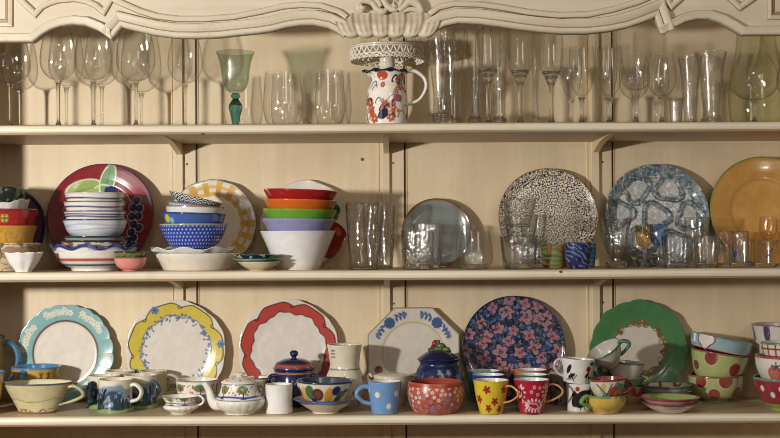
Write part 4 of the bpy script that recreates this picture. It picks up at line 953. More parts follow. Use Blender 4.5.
# left cups
YH = (206, 160, 66); BH = (70, 132, 178)
def p_rim(col, w_=1.6): return lambda p, H: p.band(H-w_, H+4, col)
r, s, H = cup3('yellow mug with blue ring handle at the back left end of the bottom shelf', -14, 336, 0, [(14, 0), (15, .05), (17, .5), (18, 1)], 15, YH, Y=-.055, paint=p_rim((60, 70, 40), 3))
handle(r, s, 0, 17.5, H-8, 16, H*.30, 14, 2.5, GLAZE, BH)
r, s, H = cup3('yellow cup with blue rim at the front left corner of the bottom shelf', -19, 372, 0, [(14, 0), (15, .05), (20, .5), (23, 1)], 15, YH, Y=-.27, paint=p_rim(BH), inner=BH, name='cup')
def p_yc(p, H):
    p.band(H-1.5, H+4, BH)
    for x in (12, 20): p.line([(x-2, H-5), (x+2, H-11)], 1.1, (40, 60, 34)); p.line([(x+2, H-5), (x-2, H-11)], 1.1, (40, 60, 34)); p.line([(x, H-4), (x, H-12)], .9, (40, 60, 34))
r, s, H = cup3('yellow bowl shaped cup with blue inside behind the brown edged cream cup', 36, 366.5, 0, [(15, 0), (15.5, .05), (19, .4), (24.5, 1)], 15, YH, Y=-.10, paint=p_yc, inner=BH, name='cup')
handle(r, s, -PI/2-.25, 22, H-5, 18, H*.45, 7, 2.6, GLAZE, BH)
def p_cream(p, H):
    p.line([(-50, H*.42), (-25, H*.50), (-8, H*.40), (10, H*.42), (30, H*.52), (60, H*.44)], .8, (120, 104, 60)); p.band(H-1.3, H+2, (60, 66, 96)); p.band(-2, 1.7, (104, 46, 42)); p.put(((p.v < 5) & (vn(p.u*.25, p.v*.4, 3) > .58))*.8, (130, 60, 50)); p.put(vn(p.u*.03, p.v*.3, 4)*.4, (176, 164, 112))
r, s, H = cup3('wide cream earthenware cup with brown foot and side handle, bottom shelf left', 38.5, 382, 414.6, [(18, 0), (18.8, .03), (25, .45), (34.5, 1)], 18.5, (204, 190, 144), paint=p_cream, inner=(214, 204, 170), name='cup', mat=SATIN)
r.location.y = -.236; r.scale = (1, .70, 1)
handle(r, s, -.15, 31, H-5, 21, 7, 15, 1.8, SATIN, (170, 160, 114), paint=lambda V, c: np.where((V[:, 2:3] < .3*H/s), lin((90, 96, 110)), c)*1.0)
# scenic mugs
def p_scene(seed, cat_=False):
    def f(p, H):
        n = vn(p.u*.12, p.v*.12, seed)
        p.put(np.clip((H*.86-p.v+n*8-4)/3, 0, 1)*np.clip((30-np.abs(p.u+6))/3, 0, 1), (128, 146, 168))
        p.put(np.clip((H*.66-p.v+n*12-6)/3, 0, 1)*np.clip((30-np.abs(p.u+6))/3, 0, 1)*(vn(p.u*.25, p.v*.25, seed+1) > .30), (48, 72, 98))
        p.put(np.clip((H*.40-p.v+n*8-3)/3, 0, 1)*(vn(p.u*.3, p.v*.3, seed+2) > .42), (36, 66, 70))
        p.band(-2, 3.6, (128, 156, 96), .8, 4)
        if cat_:
            p.line([(-13, H*.30), (-11, H*.45), (-9, H*.65), (-7, H*.72)], 2.6, (20, 24, 34)); p.disc(-14, H*.36, 3, (20, 24, 34)); p.line([(-9, H*.4), (-12, H*.75)], 1.2, (24, 28, 40))
            for x in (4, 8, 12): p.poly([(x-3, H*.12), (x, H*.55), (x+3, H*.12)], (30, 58, 66))
    return f
def mug(label, cx, yt, pyb, rt, rm, rb, col, Y=None, paint=None, **k):
    return cup3(label, cx, yt, pyb, [(rb, 0), (rb*1.01, .04), (rm, .5), (rt*.985, .9), (rt, 1)], rb, col, Y=Y, paint=paint, **k)
CM = (226, 216, 192)
r, s, H = mug('landscape painted mug with small cat shape, front of the four cream mugs', 115.5, 379.5, 414, 17.5, 16.2, 18, CM, paint=p_scene(1, True), fine=1.4)
handle(r, s, -.2, 16.5, H-6, 17, H*.32, 10.5, 2.1, GLAZE, CM)
r, s, H = mug('landscape painted mug with dark blue handle, half behind the front cream mug', 104, 375.5, 0, 16.3, 15.3, 17, CM, Y=-.14, paint=p_scene(4), fine=1.2)
handle(r, s, -2.0, 15.5, H-7, 16, H*.3, 8, 2.0, GLAZE, (34, 48, 70))
r, s, H = mug('landscape painted mug with a dark blue side, right of the front cream mug', 140.5, 375.2, 0, 16.5, 15.8, 17.5, CM, Y=-.147, paint=p_scene(7), fine=1.2)
handle(r, s, -.55, 15.5, H-7, 16, H*.35, 8, 2.0, GLAZE, (70, 84, 96))
r, s, H = mug('plain cream mug hidden behind the landscape painted mugs', 120, 371, 0, 14.8, 14.3, 15, (214, 202, 176), Y=-.066)
r, s, H = mug('plain beige mug with round handle behind the landscape painted mugs', 153, 371, 0, 14, 13.6, 14, (196, 186, 158), Y=-.0755, paint=lambda p, H: p.band(0, 7, (120, 130, 80), 1, 5))
handle(r, s, -.1, 14, H-6, 14.5, H*.30, 13, 2.0, GLAZE, (196, 186, 158))
# floral creamware
CW = (234, 228, 214)
def p_berry(H0, h0, sc=1.0, n=5):
    def f(p, H):
        p.band(H0*H-.9*sc, H0*H+.9*sc, (62, 84, 190), .4, 6); p.band(h0*H-.35, h0*H+.35, (70, 64, 60))
        rnd = random.Random(int(H*3))
        for x0 in np.arange(-3, 3)*26*sc+5:
            y = H0*H+6.2*sc
            p.disc(x0+1, y+1.0, 4.2*sc, (86, 140, 84), 1.6); p.line([(x0+2, H0*H-1), (x0+2, y)], 1.3*sc, (34, 34, 30)); p.line([(x0-1, H0*H-1.4), (x0+5, H0*H-1.4)], .8, (34, 34, 30))
            for k in range(12): p.disc(x0+rnd.uniform(-11, 10)*sc, y+rnd.uniform(-4.5, 4)*sc, 1.05*sc, (206, 72, 46))
            for k in range(4): p.disc(x0+rnd.uniform(-9, 9)*sc, y+rnd.uniform(-3, 4)*sc, .9*sc, (60, 90, 60))
            p.line([(x0-14*sc, y+2), (x0-10*sc, y+4)], .7, (70, 80, 150))
        p.band(H-.5, H+2, (120, 130, 110))
    return f
flut = lambda n, a, zt_: (lambda T, R, Z_: 1+a*np.cos(n*T)*np.clip((zt_-Z_)/.01, 0, 1))
r, s, H = cup3('berry painted cream sugar bowl behind the small creamer', 197, 379.8, 0, [(11, 0), (11, .05), (20, .30), (19.5, .5), (20, .65), (21.3, 1)], 12, CW, Y=-.15, paint=p_berry(.52, .42, .9), name='sugar_bowl', cat='bowl', fine=1.5)
r, s, H = cup3('small berry painted cream milk jug in front of the sugar bowl', 181, 396.4, 414.8, [(10, 0), (10, .06), (17, .30), (17.6, .42), (15.5, .56), (15.2, .7), (17.6, 1)], 10, CW, paint=p_berry(.66, .55, .62), name='creamer', cat='jug', fine=1.8,
               rmod=lambda T, R, Z_: (1+.17*np.exp(-((np.abs(T+PI/2)/.4)**2))*np.clip((Z_-.028)/.02, 0, 1))*(1+.012*np.cos(18*T)*(Z_ < .02)), t=.003)
handle(r, s, 0, 16, H-1.2, 16, H*.45, 6.5, 1.3, GLAZE, CW, flat=1.2)
tp = cup3('berry painted cream teapot with fluted body and lid, beside the white mug', 240, 383.2, 415.6, [(15, 0), (15.3, .05), (21.5, .18), (25, .36), (25, .48), (21.5, .62), (19, .82), (18.2, 1)], 15, CW, paint=p_berry(.60, .50, 1.0), name='teapot', cat='teapot', fine=1.6,
          rmod=lambda T, R, Z_: 1+.018*np.abs(np.cos(9*T))*np.clip((.035-Z_)/.01, 0, 1))
r, s, H = tp
def lidp(V, c): return c
lid = solid_lathe('lid', [(18.6/s, (H+.5)/s), (18.9/s, (H+1.2)/s), (15.5/s, (H+3.6)/s), (9/s, (H+6.2)/s), (4/s, (H+7)/s)], GLAZE, r, 96, CW, smooth=1)
me = lid.data; V = np.empty(len(me.vertices)*3, np.float32); me.vertices.foreach_get('co', V); V = V.reshape(-1, 3)
solid_lathe('knob', [(3/s, (H+6.4)/s), (2.5/s, (H+7.6)/s), (6.2/s, (H+9.2)/s), (6.0/s, (H+10)/s), (2/s, (H+11)/s)], GLAZE, lid, 40, CW, smooth=1)
# berries on the lid as painted raised dabs
parts = []; rnd = random.Random(4)
for k in range(34):
    a = rnd.uniform(-PI, PI); q = rnd.uniform(.25, .9); R_ = (9+q*8.5)/s; z_ = (H+np.interp(9+q*8.5, [4, 9, 15.5, 18.9], [7, 5.9, 3.3, 1.3])+.15)/s; rr = rnd.uniform(.7, 1.2)/s; cc = rnd.choice([(206, 72, 46)]*3+[(86, 140, 84)]*2)
    Vd, Qd, *_ = lathe_arr(np.array([(1e-5, rr*.8), (rr*.7, rr*.6), (rr, 0), (rr*.7, -rr*.6)]), 8); Vd = Vd+np.array([R_*math.sin(a), -R_*math.cos(a), z_]); parts.append((Vd, Qd, np.tile(lin(cc), (len(Vd), 1))))
Vm, Qm, cm = merge(parts); mkobj('painted_berries', Vm, Qm, GLAZE, lid, cm)
tube('spout', [(-19/s, 0, 9/s), (-25/s, 0, 9/s), (-29/s, 0, 15/s), (-31/s, 0, 23/s), (-35.5/s, 0, 31/s)], [6/s, 5.4/s, 4.2/s, 3.2/s, 3.0/s], GLAZE, r, 24, CW)
handle(r, s, .75, 21, H-4, 23, H*.38, 8, 1.7, GLAZE, CW)
r, s, H = cup3('red and yellow banded cream cup peeking out behind the white mug', 256, 377.5, 0, [(8, 0), (8, .06), (12, .4), (15, 1)], 9, CW, Y=-.07, paint=lambda p, H: (p.band(H-6, H-2.5, (214, 160, 60)), p.band(H-9.5, H-6, (186, 60, 44)), p.band(H-1, H+2, (60, 50, 50))), name='cup')
r, s, H = mug('plain white mug standing on the shelf edge in front of the red plate', 279, 384.5, 414.5, 13.8, 13.3, 13.5, (236, 232, 228), paint=None)
handle(r, s, 1.2, 13, H-5, 13, H*.35, 9, 2, GLAZE, (236, 232, 228))
# blue lidded pot
NB = (30, 40, 92)
def p_pot(p, H):
    for x0 in (-30, -8, 14, 36):
        for k in range(7): a = k*PI/3.5; p.disc(x0+4*math.cos(a), H*.55+4*math.sin(a), 1.1, (176, 74, 60), 2.2, a)
    for k in range(40):
        rnd = random.Random(k); p.disc(rnd.uniform(-60, 60), rnd.uniform(4, H-8), rnd.uniform(.7, 1.5), (92, 122, 184))
    p.band(H-3, H-1.4, (190, 110, 70))
r, s, H = cup3('navy blue lidded pottery jar with rust bands behind the white mug', 294, 370, 0, [(14, 0), (15, .04), (20, .25), (21, .6), (19.5, .85), (19.8, 1)], 15, NB, Y=-.125, paint=p_pot, name='lidded_jar', cat='jar', fine=1.4)
lid = solid_lathe('lid', [(20.5/s, (H+.5)/s), (21/s, (H+2)/s), (19.5/s, (H+4.5)/s), (19/s, (H+5.5)/s), (18/s, (H+7.5)/s), (10/s, (H+11)/s), (3.5/s, (H+12)/s)], GLAZE, r, 72, NB)
nv = len(lid.data.vertices); cc = np.ones((nv, 4), np.float32); cc[:, :3] = lin(NB); ring = nv//9
for q in (3, 4): cc[q*72:(q+1)*72, :3] = lin((170, 84, 52))
lid.data.color_attributes['Col'].data.foreach_set('color', cc.ravel())
solid_lathe('knob', [(2.6/s, (H+11.5)/s), (2.4/s, (H+13.5)/s), (4.4/s, (H+15)/s), (4.4/s, (H+18)/s), (2/s, (H+19.5)/s)], GLAZE, lid, 32, NB, smooth=1)
for sg in (-1, 1): handle(r, s, -.25 if sg > 0 else PI+.25, 19.5, H-6, 19.5, H-15, 6, 1.9, GLAZE, NB)
# cream two-bellied jug
def p_cj(p, H):
    p.band(H*.60, H*.62, (90, 100, 130)); 
    for x in (-26, 0, 26): p.flower(x, H*.45, 3.2, (70, 76, 100), None, 5)
    for k in range(3): p.line([(-18-k*.2, H-5-3.2*k), (-12, H-5-3.2*k)], 1.2, (60, 70, 120)); 
    p.flower(12, H*.22, 4, (150, 90, 90))
r, s, H = cup3('cream pottery vase with two bulges behind the multicoloured bowl', 344.5, 344.8, 0, [(14, 0), (15, .03), (19.5, .15), (20, .32), (18.5, .5), (14.5, .62), (15.3, .8), (17.3, 1)], 14, (222, 210, 184), Y=-.135, paint=p_cj, name='vase', inner=(212, 200, 176), fine=1.2)
# multicoloured bowl on saucer
def p_sau(p, H): p.band(H-3.4, H+4, (60, 84, 160), .5, 7)
Ysa = place3(325.5, 414.3, 12)
sa = bowl('cream saucer with blue rim under the multicoloured bowl', 325.5, Ysa, Z3, 398.5, [(13, 0), (13, .12), (20, .4), (32.5, 1)], (226, 214, 188), paint=p_sau, name='saucer', cat='saucer', t=.006, floor=2.6, inner=(224, 212, 190))
def p_mc(p, H):
    rnd = random.Random(2)
    for (x, y, c_, r_, rx, a) in ((-24, 12, (214, 166, 50), 6, 2, 1.3), (-16, 15, (62, 110, 70), 6, 1.7, 1.2), (-6, 13, (100, 54, 38), 7, 1.3, .2), (-13, 6, (34, 46, 104), 4, 1.6, -.4), (7, 12, (206, 150, 50), 6, 1.9, 1.4),
                               (15, 17, (36, 44, 110), 5, 1.4, .3), (21, 10, (60, 104, 74), 5.5, 1.8, 1.0), (28, 14, (34, 44, 104), 4, 1.6, 1.3), (-34, 14, (34, 44, 104), 5, 1.5, 1), (34, 12, (206, 160, 60), 5, 1.5, 1)):
        p.disc(x, y, r_*.92, c_, rx*.8, a)
    p.disc(-6, 13, 3.4, (134, 64, 44)); p.band(H-1.6, H+3, (34, 44, 100))
def in_mc(p): pass
o = bowl('multicoloured pottery bowl with navy rim standing on the cream saucer', 324, Ysa, Z(405.2, Ysa, 324), 380.3, [(11, 0), (12, .06), (20, .25), (26, .6), (28.5, 1)], (222, 208, 178), paint=p_mc, inner=(60, 76, 90), fine=1.4, t=.004, tilt=1.0)
# blue spotted mug
def p_spot(p, H):
    for (x, y) in ((-8, H-12), (5, 8), (14, H-11), (-34, 10), (-22, H-8), (30, 9), (44, H-10)): p.disc(x, y, 2.9, (232, 218, 190))
r, s, H = mug('light blue mug with cream polka dots and left side handle', 384.5, 381.5, 414.6, 17, 15.5, 13, (108, 154, 208), paint=p_spot, inner=(226, 214, 200), fine=1.4)
handle(r, s, PI+.12, 15.5, H-6, 14, 9, 12, 2.4, GLAZE, (104, 150, 206))
# cream lidded dish behind
r, s, H = cup3('cream soup pot with a curled handle behind the light blue spotted mug', 392, 376.5, 0, [(15, 0), (15.5, .05), (19, .4), (18, .8), (18.5, 1)], 15, (216, 204, 178), Y=-.125, name='soup_pot', cat='pot')
solid_lathe('lid', [(18.6/s, (H+.3)/s), (18.2/s, (H+1.6)/s), (10/s, (H+3.6)/s), (2/s, (H+4.4)/s)], GLAZE, r, 60, (220, 208, 184), smooth=1)
tube('handle', [(-17/s, 0, (H-6)/s), (-22/s, 0, (H-5)/s), (-24.5/s, 0, (H-1)/s), (-22/s, 0, (H+2)/s), (-20/s, 0, (H-.5)/s)], [1.8/s, 1.8/s, 1.6/s, 1.5/s, 1.3/s], GLAZE, r, color=(216, 204, 178))
tube('handle', [(17/s, 0, (H-7)/s), (21/s, 0, (H-6)/s), (24/s, 0, (H-1)/s), (22/s, 0, (H+2)/s), (19/s, 0, (H-.5)/s)], [1.8/s, 1.8/s, 1.6/s, 1.5/s, 1.3/s], GLAZE, r, color=(150, 120, 90))
# frog lid jar
def p_bj(p, H):
    rnd = random.Random(9)
    for k in range(20): p.flower(rnd.uniform(-66, 66), rnd.uniform(H*.35, H-10), rnd.uniform(2.8, 4.6), rnd.choice([(120, 150, 176), (90, 124, 160), (104, 140, 120)]), (190, 196, 190), 5, rnd.random())
    for k in range(10): p.line([(rnd.uniform(-60, 60), rnd.uniform(8, H-8)) for _ in range(2)], .01, (70, 110, 120))
    p.put(vn(p.u*.1, p.v*.1, 2)*.4, (50, 66, 120))
DJ = (26, 36, 78)
r, s, H = cup3('dark blue round jar with a green and red figure on its lid', 438.5, 359, 0, [(15, 0), (16, .03), (23, .22), (25, .5), (22, .78), (18, .90), (21, .985), (22, 1)], 16, DJ, Y=-.13, paint=p_bj, name='lidded_jar', cat='jar', fine=1.2)
lid = solid_lathe('lid', [(20.5/s, (H+.6)/s), (20/s, (H+1.6)/s), (15/s, (H+5)/s), (11/s, (H+7.5)/s), (3/s, (H+9.5)/s)], GLAZE, r, 60, DJ, smooth=1)
# little figure: leaves and a berry head
parts = []
def blob(x, y, z, rx, ry, rz, c):
    a = np.linspace(0, PI, 9); P = np.stack([np.maximum(np.sin(a), 1e-4), -np.cos(a)], -1); Vb, Qb, *_ = lathe_arr(P, 14)
    parts.append((Vb*np.array([rx, ry, rz])/s+np.array([x, y, z])/s, Qb, np.tile(lin(c), (len(Vb), 1))))
G1, G2, RD = (78, 104, 54), (110, 124, 70), (150, 44, 54)
blob(0, 0, H+10, 8, 6, 4, G1); blob(-6, -2, H+9, 5, 4, 3, (60, 84, 50)); blob(6, -1, H+9.5, 6, 4, 3.4, G2); blob(3, -2, H+13, 4.5, 3.5, 3.2, G1); blob(-2, -1, H+15, 4, 3.5, 4, G2); blob(-3.5, -2, H+15.5, 3.2, 3, 3.6, RD); blob(-6, -3, H+12, 2.2, 2, 2.2, RD); blob(9, 0, H+7.5, 4, 3, 2.4, (64, 90, 52)); blob(0, -2.5, H+17.5, 2, 2, 2, G1)
Vm, Qm, cm = merge(parts); mkobj('figure_knob', Vm, Qm, GLAZE, lid, cm)
# floral red bowl
def p_rf(p, H):
    rnd = random.Random(21)
    p.put(vn(p.u*.15, p.v*.15, 2)*.5, (206, 110, 76)); p.put((vn(p.u*.4, p.v*.4, 6) > .70)*.6, (110, 70, 50))
    ps = []
    for k in range(1500):
        x, y = rnd.uniform(-88, 88), rnd.uniform(3, H-4); q = y/H
        if any(math.hypot(x-a, y-b) < 4.3 for a, b in ps): continue
        ps.append((x, y))
        c_ = (226, 214, 196) if q > .55 or rnd.random() < .25 else (150, 136, 176)
        p.flower(x, y, 1.75, c_, (90, 50, 60), 5, rnd.random(), .95)
    p.band(H-4, H+3, (176, 60, 44)); p.band(H-1, H+2, (190, 80, 60))
bowl('round red orange bowl covered in tiny white and violet blossoms', 435.5, place3(435, 415.6, 21), Z3, 381.5, [(21, 0), (22, .03), (26.8, .3), (28.3, .6), (27.8, .85), (26.8, 1)], (196, 78, 56), paint=p_rf, fine=1.7, inner=(176, 66, 52), mat=SATIN)
# row of latte mugs
def latte(label, cx, yt, pyb, col, Y=None, paint=None, h=True, rt=18.0, hcol=(206, 152, 84), hz=-.15, **k):
    r, s, H = cup3(label, cx, yt, pyb, [(11, 0), (11.5, .02), (14, .3), (16.5, .65), (17.6*rt/18, .93), (rt, 1)], 11, col, Y=Y, paint=paint, inner=(228, 224, 226), fine=1.5 if paint else 1, t=.003, **k)
    if h: handle(r, s, hz, rt*.93, H-6, 13, 11, 13.5, 1.1, GOLD, hcol, flat=1.2)
    return r
latte('turquoise mug standing behind the yellow flower mug, furthest back', 484, 370.8, 0, (34, 156, 146), Y=-.085, rt=16.5, h=False)
latte('indigo mug between the turquoise and the yellow flower mug', 488, 374.8, 0, (52, 54, 130), Y=-.19, rt=16.8, h=False)
def p_yf(p, H):
    for (x, y) in ((-6, H-8), (14, H-8), (-17, H*.46), (3, H*.40), (-5, H*.13+2), (11, H*.16), (26, H*.5), (-30, H*.8), (-40, H*.4), (40, H*.75), (50, H*.3)): p.flower(x, y, 4.6, (176, 30, 34), (120, 14, 24), 5, x*.3, 2.0)
latte('yellow mug with red flowers and a gold handle', 491, 380.2, 416.8, (226, 196, 34), paint=p_yf, hz=-.6)
latte('orange mug standing behind the red mug, furthest back', 530.5, 369.8, 0, (222, 112, 30), Y=-.085, rt=16.5, h=False)
latte('green rimmed dark mug between the orange and the red mug', 531, 374.6, 0, (70, 110, 60), Y=-.19, rt=16.8, h=False)
def p_rw(p, H):
    W = (232, 196, 196)
    for k in range(14): a = k*2*PI/14; p.disc(1+10.5*math.cos(a), H*.24+5.6*math.sin(a)+1, 1.3, W, 1.5, a)
    p.line([(-8, H*.26), (-4, H*.34), (4, H*.32), (8, H*.22), (3, H*.15), (-3, H*.2), (-8, H*.26)], .9, W); p.disc(-7, H*.27, 1.6, W)
    for (x0, y0) in ((-14, H*.66), (15, H*.68), (-38, H*.4), (38, H*.4)):
        for k in range(8): a = k*PI/4; p.disc(x0+3.8*math.cos(a), y0+4.6*math.sin(a)*1.3, 1.1, W, 1.6, a)
        p.line([(x0, y0-8), (x0+1, y0+8)], 1.0, W)
    for (x, y) in ((1, H*.82), (-2, H*.68), (5, H*.6), (7, H*.8), (11, H*.28), (14, H*.42), (-13, H*.38), (-11, H*.12), (10, H*.08)): p.ringd(x, y, 1.3, .8, W)
latte('crimson mug with white paisley pattern and gold handle', 531.5, 379.6, 416.4, (192, 20, 52), paint=p_rw, hz=-.1)
# grey mug and black and white rooster mugs
GY = (150, 140, 128)
r, s, H = mug('grey mug with dark handle behind the crimson mug', 563.5, 371, 0, 14, 13.5, 13.5, GY, Y=-.12, paint=lambda p, H: p.put((vn(p.u*.2, p.v*.2, 3) > .62)*.8, (60, 54, 52)))
handle(r, s, -1.35, 14, H-9, 14, H*.3, 9, 1.8, GLAZE, (70, 62, 58))
def p_roo(up):
    def f(p, H):
        K = (26, 26, 30)
        if not up:
            p.disc(-1, H*.42, 7.0, K, 1.15, .9); p.disc(-6, H*.42, 4.5, K, 1.6, 1.2); p.disc(4, H*.70, 2.8, K, 2.6, .1); p.line([(-1, H*.2), (-1, H*.06)], 1.0, K); p.line([(2, H*.25), (4, H*.06)], 1.0, K); p.disc(-4, H*.84, 2.4, (190, 46, 40)); p.poly([(-12, H*.55), (-7, H*.80), (-3, H*.6)], K)
            for k in range(6): p.line([(6, H*.72), (12, H*(.5+.08*k))], 1.1, K)
            p.disc(-34, H*.4, 7, K, 1.2); p.disc(36, H*.5, 7, K, 1.2)
        else:
            p.disc(-12, H*.6, 2.2, K, 2.4, 1.1); p.disc(-9, H*.32, 2, K, 2.4, .5); p.line([(-16, H*.15), (-6, H*.2), (-3, H*.36)], 1.0, K); p.line([(-6, H*.1), (-10, H*.46)], 1.0, K); p.disc(10, H*.64, 3.0, (180, 50, 40)); p.disc(10, H*.64, 1.6, (120, 30, 26)); p.line([(10, H*.5), (9, H*.1)], 1.1, K); p.disc(9, H*.38, 1.6, K, 2.3, .8); p.disc(13, H*.26, 1.4, K, 2.1, -.8); p.disc(15, H*.86, 2, K, 2, 0); p.line([(16, H*.4), (17, H*.1)], 1.0, K); p.disc(-25, H*.5, 2.5, K, 2.4, 1.1)
            p.line([(-26, H*.8), (-20, H*.4)], 1, K)
    return f
Yk = place3(580, 412, 13)
r, s, H = cup3('white mug with a black rooster, lower of the stacked pair', 579.5, 383.5, 412, [(12.5, 0), (12.8, .04), (12.9, .5), (13.6, 1)], 12.5, (226, 222, 214), paint=p_roo(False), fine=1.6)
Yk = r.location.y
r2, s, H = bowl('white mug with a red poppy stacked on the black rooster mug', 576.5, Yk, Z(382.6, Yk, 580), 359, [(13.2, 0), (13.6, .05), (15.8, .5), (16.8, 1)], (226, 222, 214), name='mug', cat='mug', paint=p_roo(True), fine=1.6, parts=True, tilt=4)
handle(r2, s, PI-.3, 16, H-3, 14, 5, 7, 1.6, GLAZE, (190, 184, 176))
# toppling cups
TE = (74, 128, 112)
def cupstack(label, cx, Y, zb, yt, prof, color, paint=None, tilt=0, tiltx=0, inner=None, h=None, hc=None, **k):
    r, s, H = bowl(label, cx, Y, zb, yt, prof, color, name='teacup', cat='cup', paint=paint, parts=True, tilt=tilt, tiltx=tiltx, inner=inner, **k)
    if h: handle(r, s, *h, GLAZE, hc)
    return r, s, H
Ya = place3(602, 414.6, 12)
r, s, H = cupstack('yellow teacup with a green handle at the bottom front of the cup pile', 606, Ya, Z3, 395, [(12, 0), (12.5, .06), (19, .42), (20.5, .8), (20.5, 1)], (214, 172, 66),
          paint=lambda p, H: (p.band(H-1.8, H+3, (110, 146, 76)), p.line([(16, H), (18, H*.5), (14, H*.2)], 2.0, (110, 150, 110)), p.blotch(.3, .75, (226, 190, 96), 3, .6)), inner=(206, 190, 120), h=(PI+.42, 19.5, H*.0+16, 15, 6, 9, 1.9), hc=(110, 158, 76), fine=1.2)
def p_pat(p, H):
    p.put((vn(p.u*.12, p.v*.15, 2) > .52)*.9, (92, 134, 126)); p.disc(4, H*.45, 5, (176, 60, 46), 1.3, .8); p.disc(10, H*.3, 4.6, (190, 120, 60), 1.2); p.disc(-8, H*.6, 3, (196, 170, 90), 2, 1.2); p.band(H-1.8, H+3, (150, 50, 52)); p.line([(-14, H*.8), (-4, H*.3), (2, H*.8)], 1.6, (60, 100, 100))
r, s, H = cupstack('teal and cream swirled teacup with a crimson handle on the yellow teacup', 608, Ya, Z(400, Ya, 606), 378.5, [(9.5, 0), (10, .06), (15.5, .4), (17.2, .75), (18, 1)], (214, 204, 176), paint=p_pat, inner=(150, 60, 56), tilt=-3, h=(.15, 16.5, 17, 13, 5, 9, 1.8), hc=(160, 50, 58), fine=1.4)
Yb = -.125
r, s, H = cupstack('rosy brown teacup standing behind the yellow teacup at the base of the cup pile', 628, Yb, Z3, 386, [(10.5, 0), (11, .06), (15, .4), (17.5, 1)], (186, 150, 110),
          paint=lambda p, H: (p.band(H*.55, H+3, (156, 62, 54), 1.5, 5), p.put((vn(p.u*.15, p.v*.2, 3) > .6)*.6, (196, 176, 120))), fine=1.1)
r, s, H = cupstack('green lined teacup with leafy rim between rosy cup and white cup', 627, Yb, Z(390.5, Yb, 628), 376.5, [(9.5, 0), (10, .06), (15, .4), (18.5, 1)], (112, 150, 96), paint=lambda p, H: p.put((vn(p.u*.2, p.v*.2, 5) > .5)*.8, (70, 110, 90)), h=(-.4, 17, 12, 14, 7, 5, 1.8), hc=(120, 156, 84))
r, s, H = cupstack('white teacup with a green rim, upright near the top of the cup pile', 624, Yb-.003, Z(385, Yb, 628), 362, [(8, 0), (9, .05), (14, .35), (17, .75), (18, 1)], (206, 198, 186), paint=lambda p, H: p.band(H-1.5, H+3, (90, 130, 110)), tilt=5, inner=(200, 192, 180))
r, s, H = cupstack('white teacup with a green rim and handle tipped over on top of the cup pile', 612, -.19, Z(364, -.19, 607), 346, [(8.5, 0), (9, .06), (14.5, .4), (17.5, .8), (18.5, 1)], (200, 192, 180), paint=lambda p, H: p.band(H-1.6, H+3, TE), tilt=-32, tiltx=12, inner=(196, 188, 176), h=(-.3, 17.5, 16, 13, 5, 7.5, 1.8), hc=TE)
r, s, H = cupstack('dark teal teacup wedged behind the swirled teacup', 597, -.085, Z3, 366, [(11, 0), (11.5, .04), (15, .5), (16, 1)], (50, 96, 92), paint=lambda p, H: p.put((vn(p.u*.2, p.v*.2, 5) > .6)*.9, (190, 160, 70)))
# saucers
Ys = place3(670.5, 415, 14)
def p_gs(p, H): p.band(H-2.0, H+4, (156, 44, 52))
def saucer(label, cx, Y, zb, yt, R, base, rimc, ins, under=(214, 196, 184), pfn=None):
    s = S(Y); H = (wz(yt, Y, cx)-zb)*s
    P = [(1e-5, 0), (.45*R, 0), (.47*R, .3), (.74*R, H*.45), (R, H-.6), (R*1.005, H), (R*.985, H+.6), (.76*R, H*.5+1.6), (.5*R, 2.1), (1e-5, 2.0)]
    P = resample(np.array(P)/s, 1.1/s); V, Q, T, Rr, Zz = lathe_arr(P, 220)
    k0 = int(np.argmax(P[:, 0])); top = np.repeat(np.arange(len(P)) >= k0, 220)
    pt = Paint(V[:, 0]*s, V[:, 1]*s, under); pt.T = T; pt.rho = Rr*s/R
    pt.put(top.astype(float), base); pt.mask(top.astype(float)); 
    if pfn: pfn(pt, R)
    pt.mask(None); pt.put(np.clip((pt.rho-.93)*40, 0, 1), rimc)
    o = mkobj('saucer', V, Q, GLAZE, None, pt.c, loc=(wx(cx, Y, yt), Y, zb+.0005)); return tag(o, label, 'saucer')
saucer('lower red rimmed saucer of the front pair before the green plate', 670.5, Ys, Z3, 401.6, 29.5, (150, 176, 100), (156, 44, 52), None)
saucer('green saucer with a teal centre and red rim, upper of the front pair', 670, Ys, .0095, 396.8, 29.2, (150, 178, 98), (160, 48, 54), None, pfn=lambda p, R: (p.disc(-3, 2, 11, (70, 116, 100), 1.2), p.blotch(.1, .6, (170, 190, 110), 3, .5)))
Yt = -.135
saucer('teal rimmed saucer at the bottom of the rear pair beside the green plate', 665, Yt, Z3, 390, 26, (206, 196, 170), (70, 116, 108), None, under=(110, 60, 50))
def p_ck(p, R):
    for k in (-14, 0, 14): p.line([(k, -40), (k, 40)], 3.2, (158, 62, 48)); p.line([(-40, k), (40, k)], 3.2, (158, 62, 48))
saucer('cream saucer with a red check, upper of the rear pair beside the green plate', 665, Yt, .0105, 384.5, 25.5, (214, 204, 180), (84, 130, 118), None, pfn=p_ck)
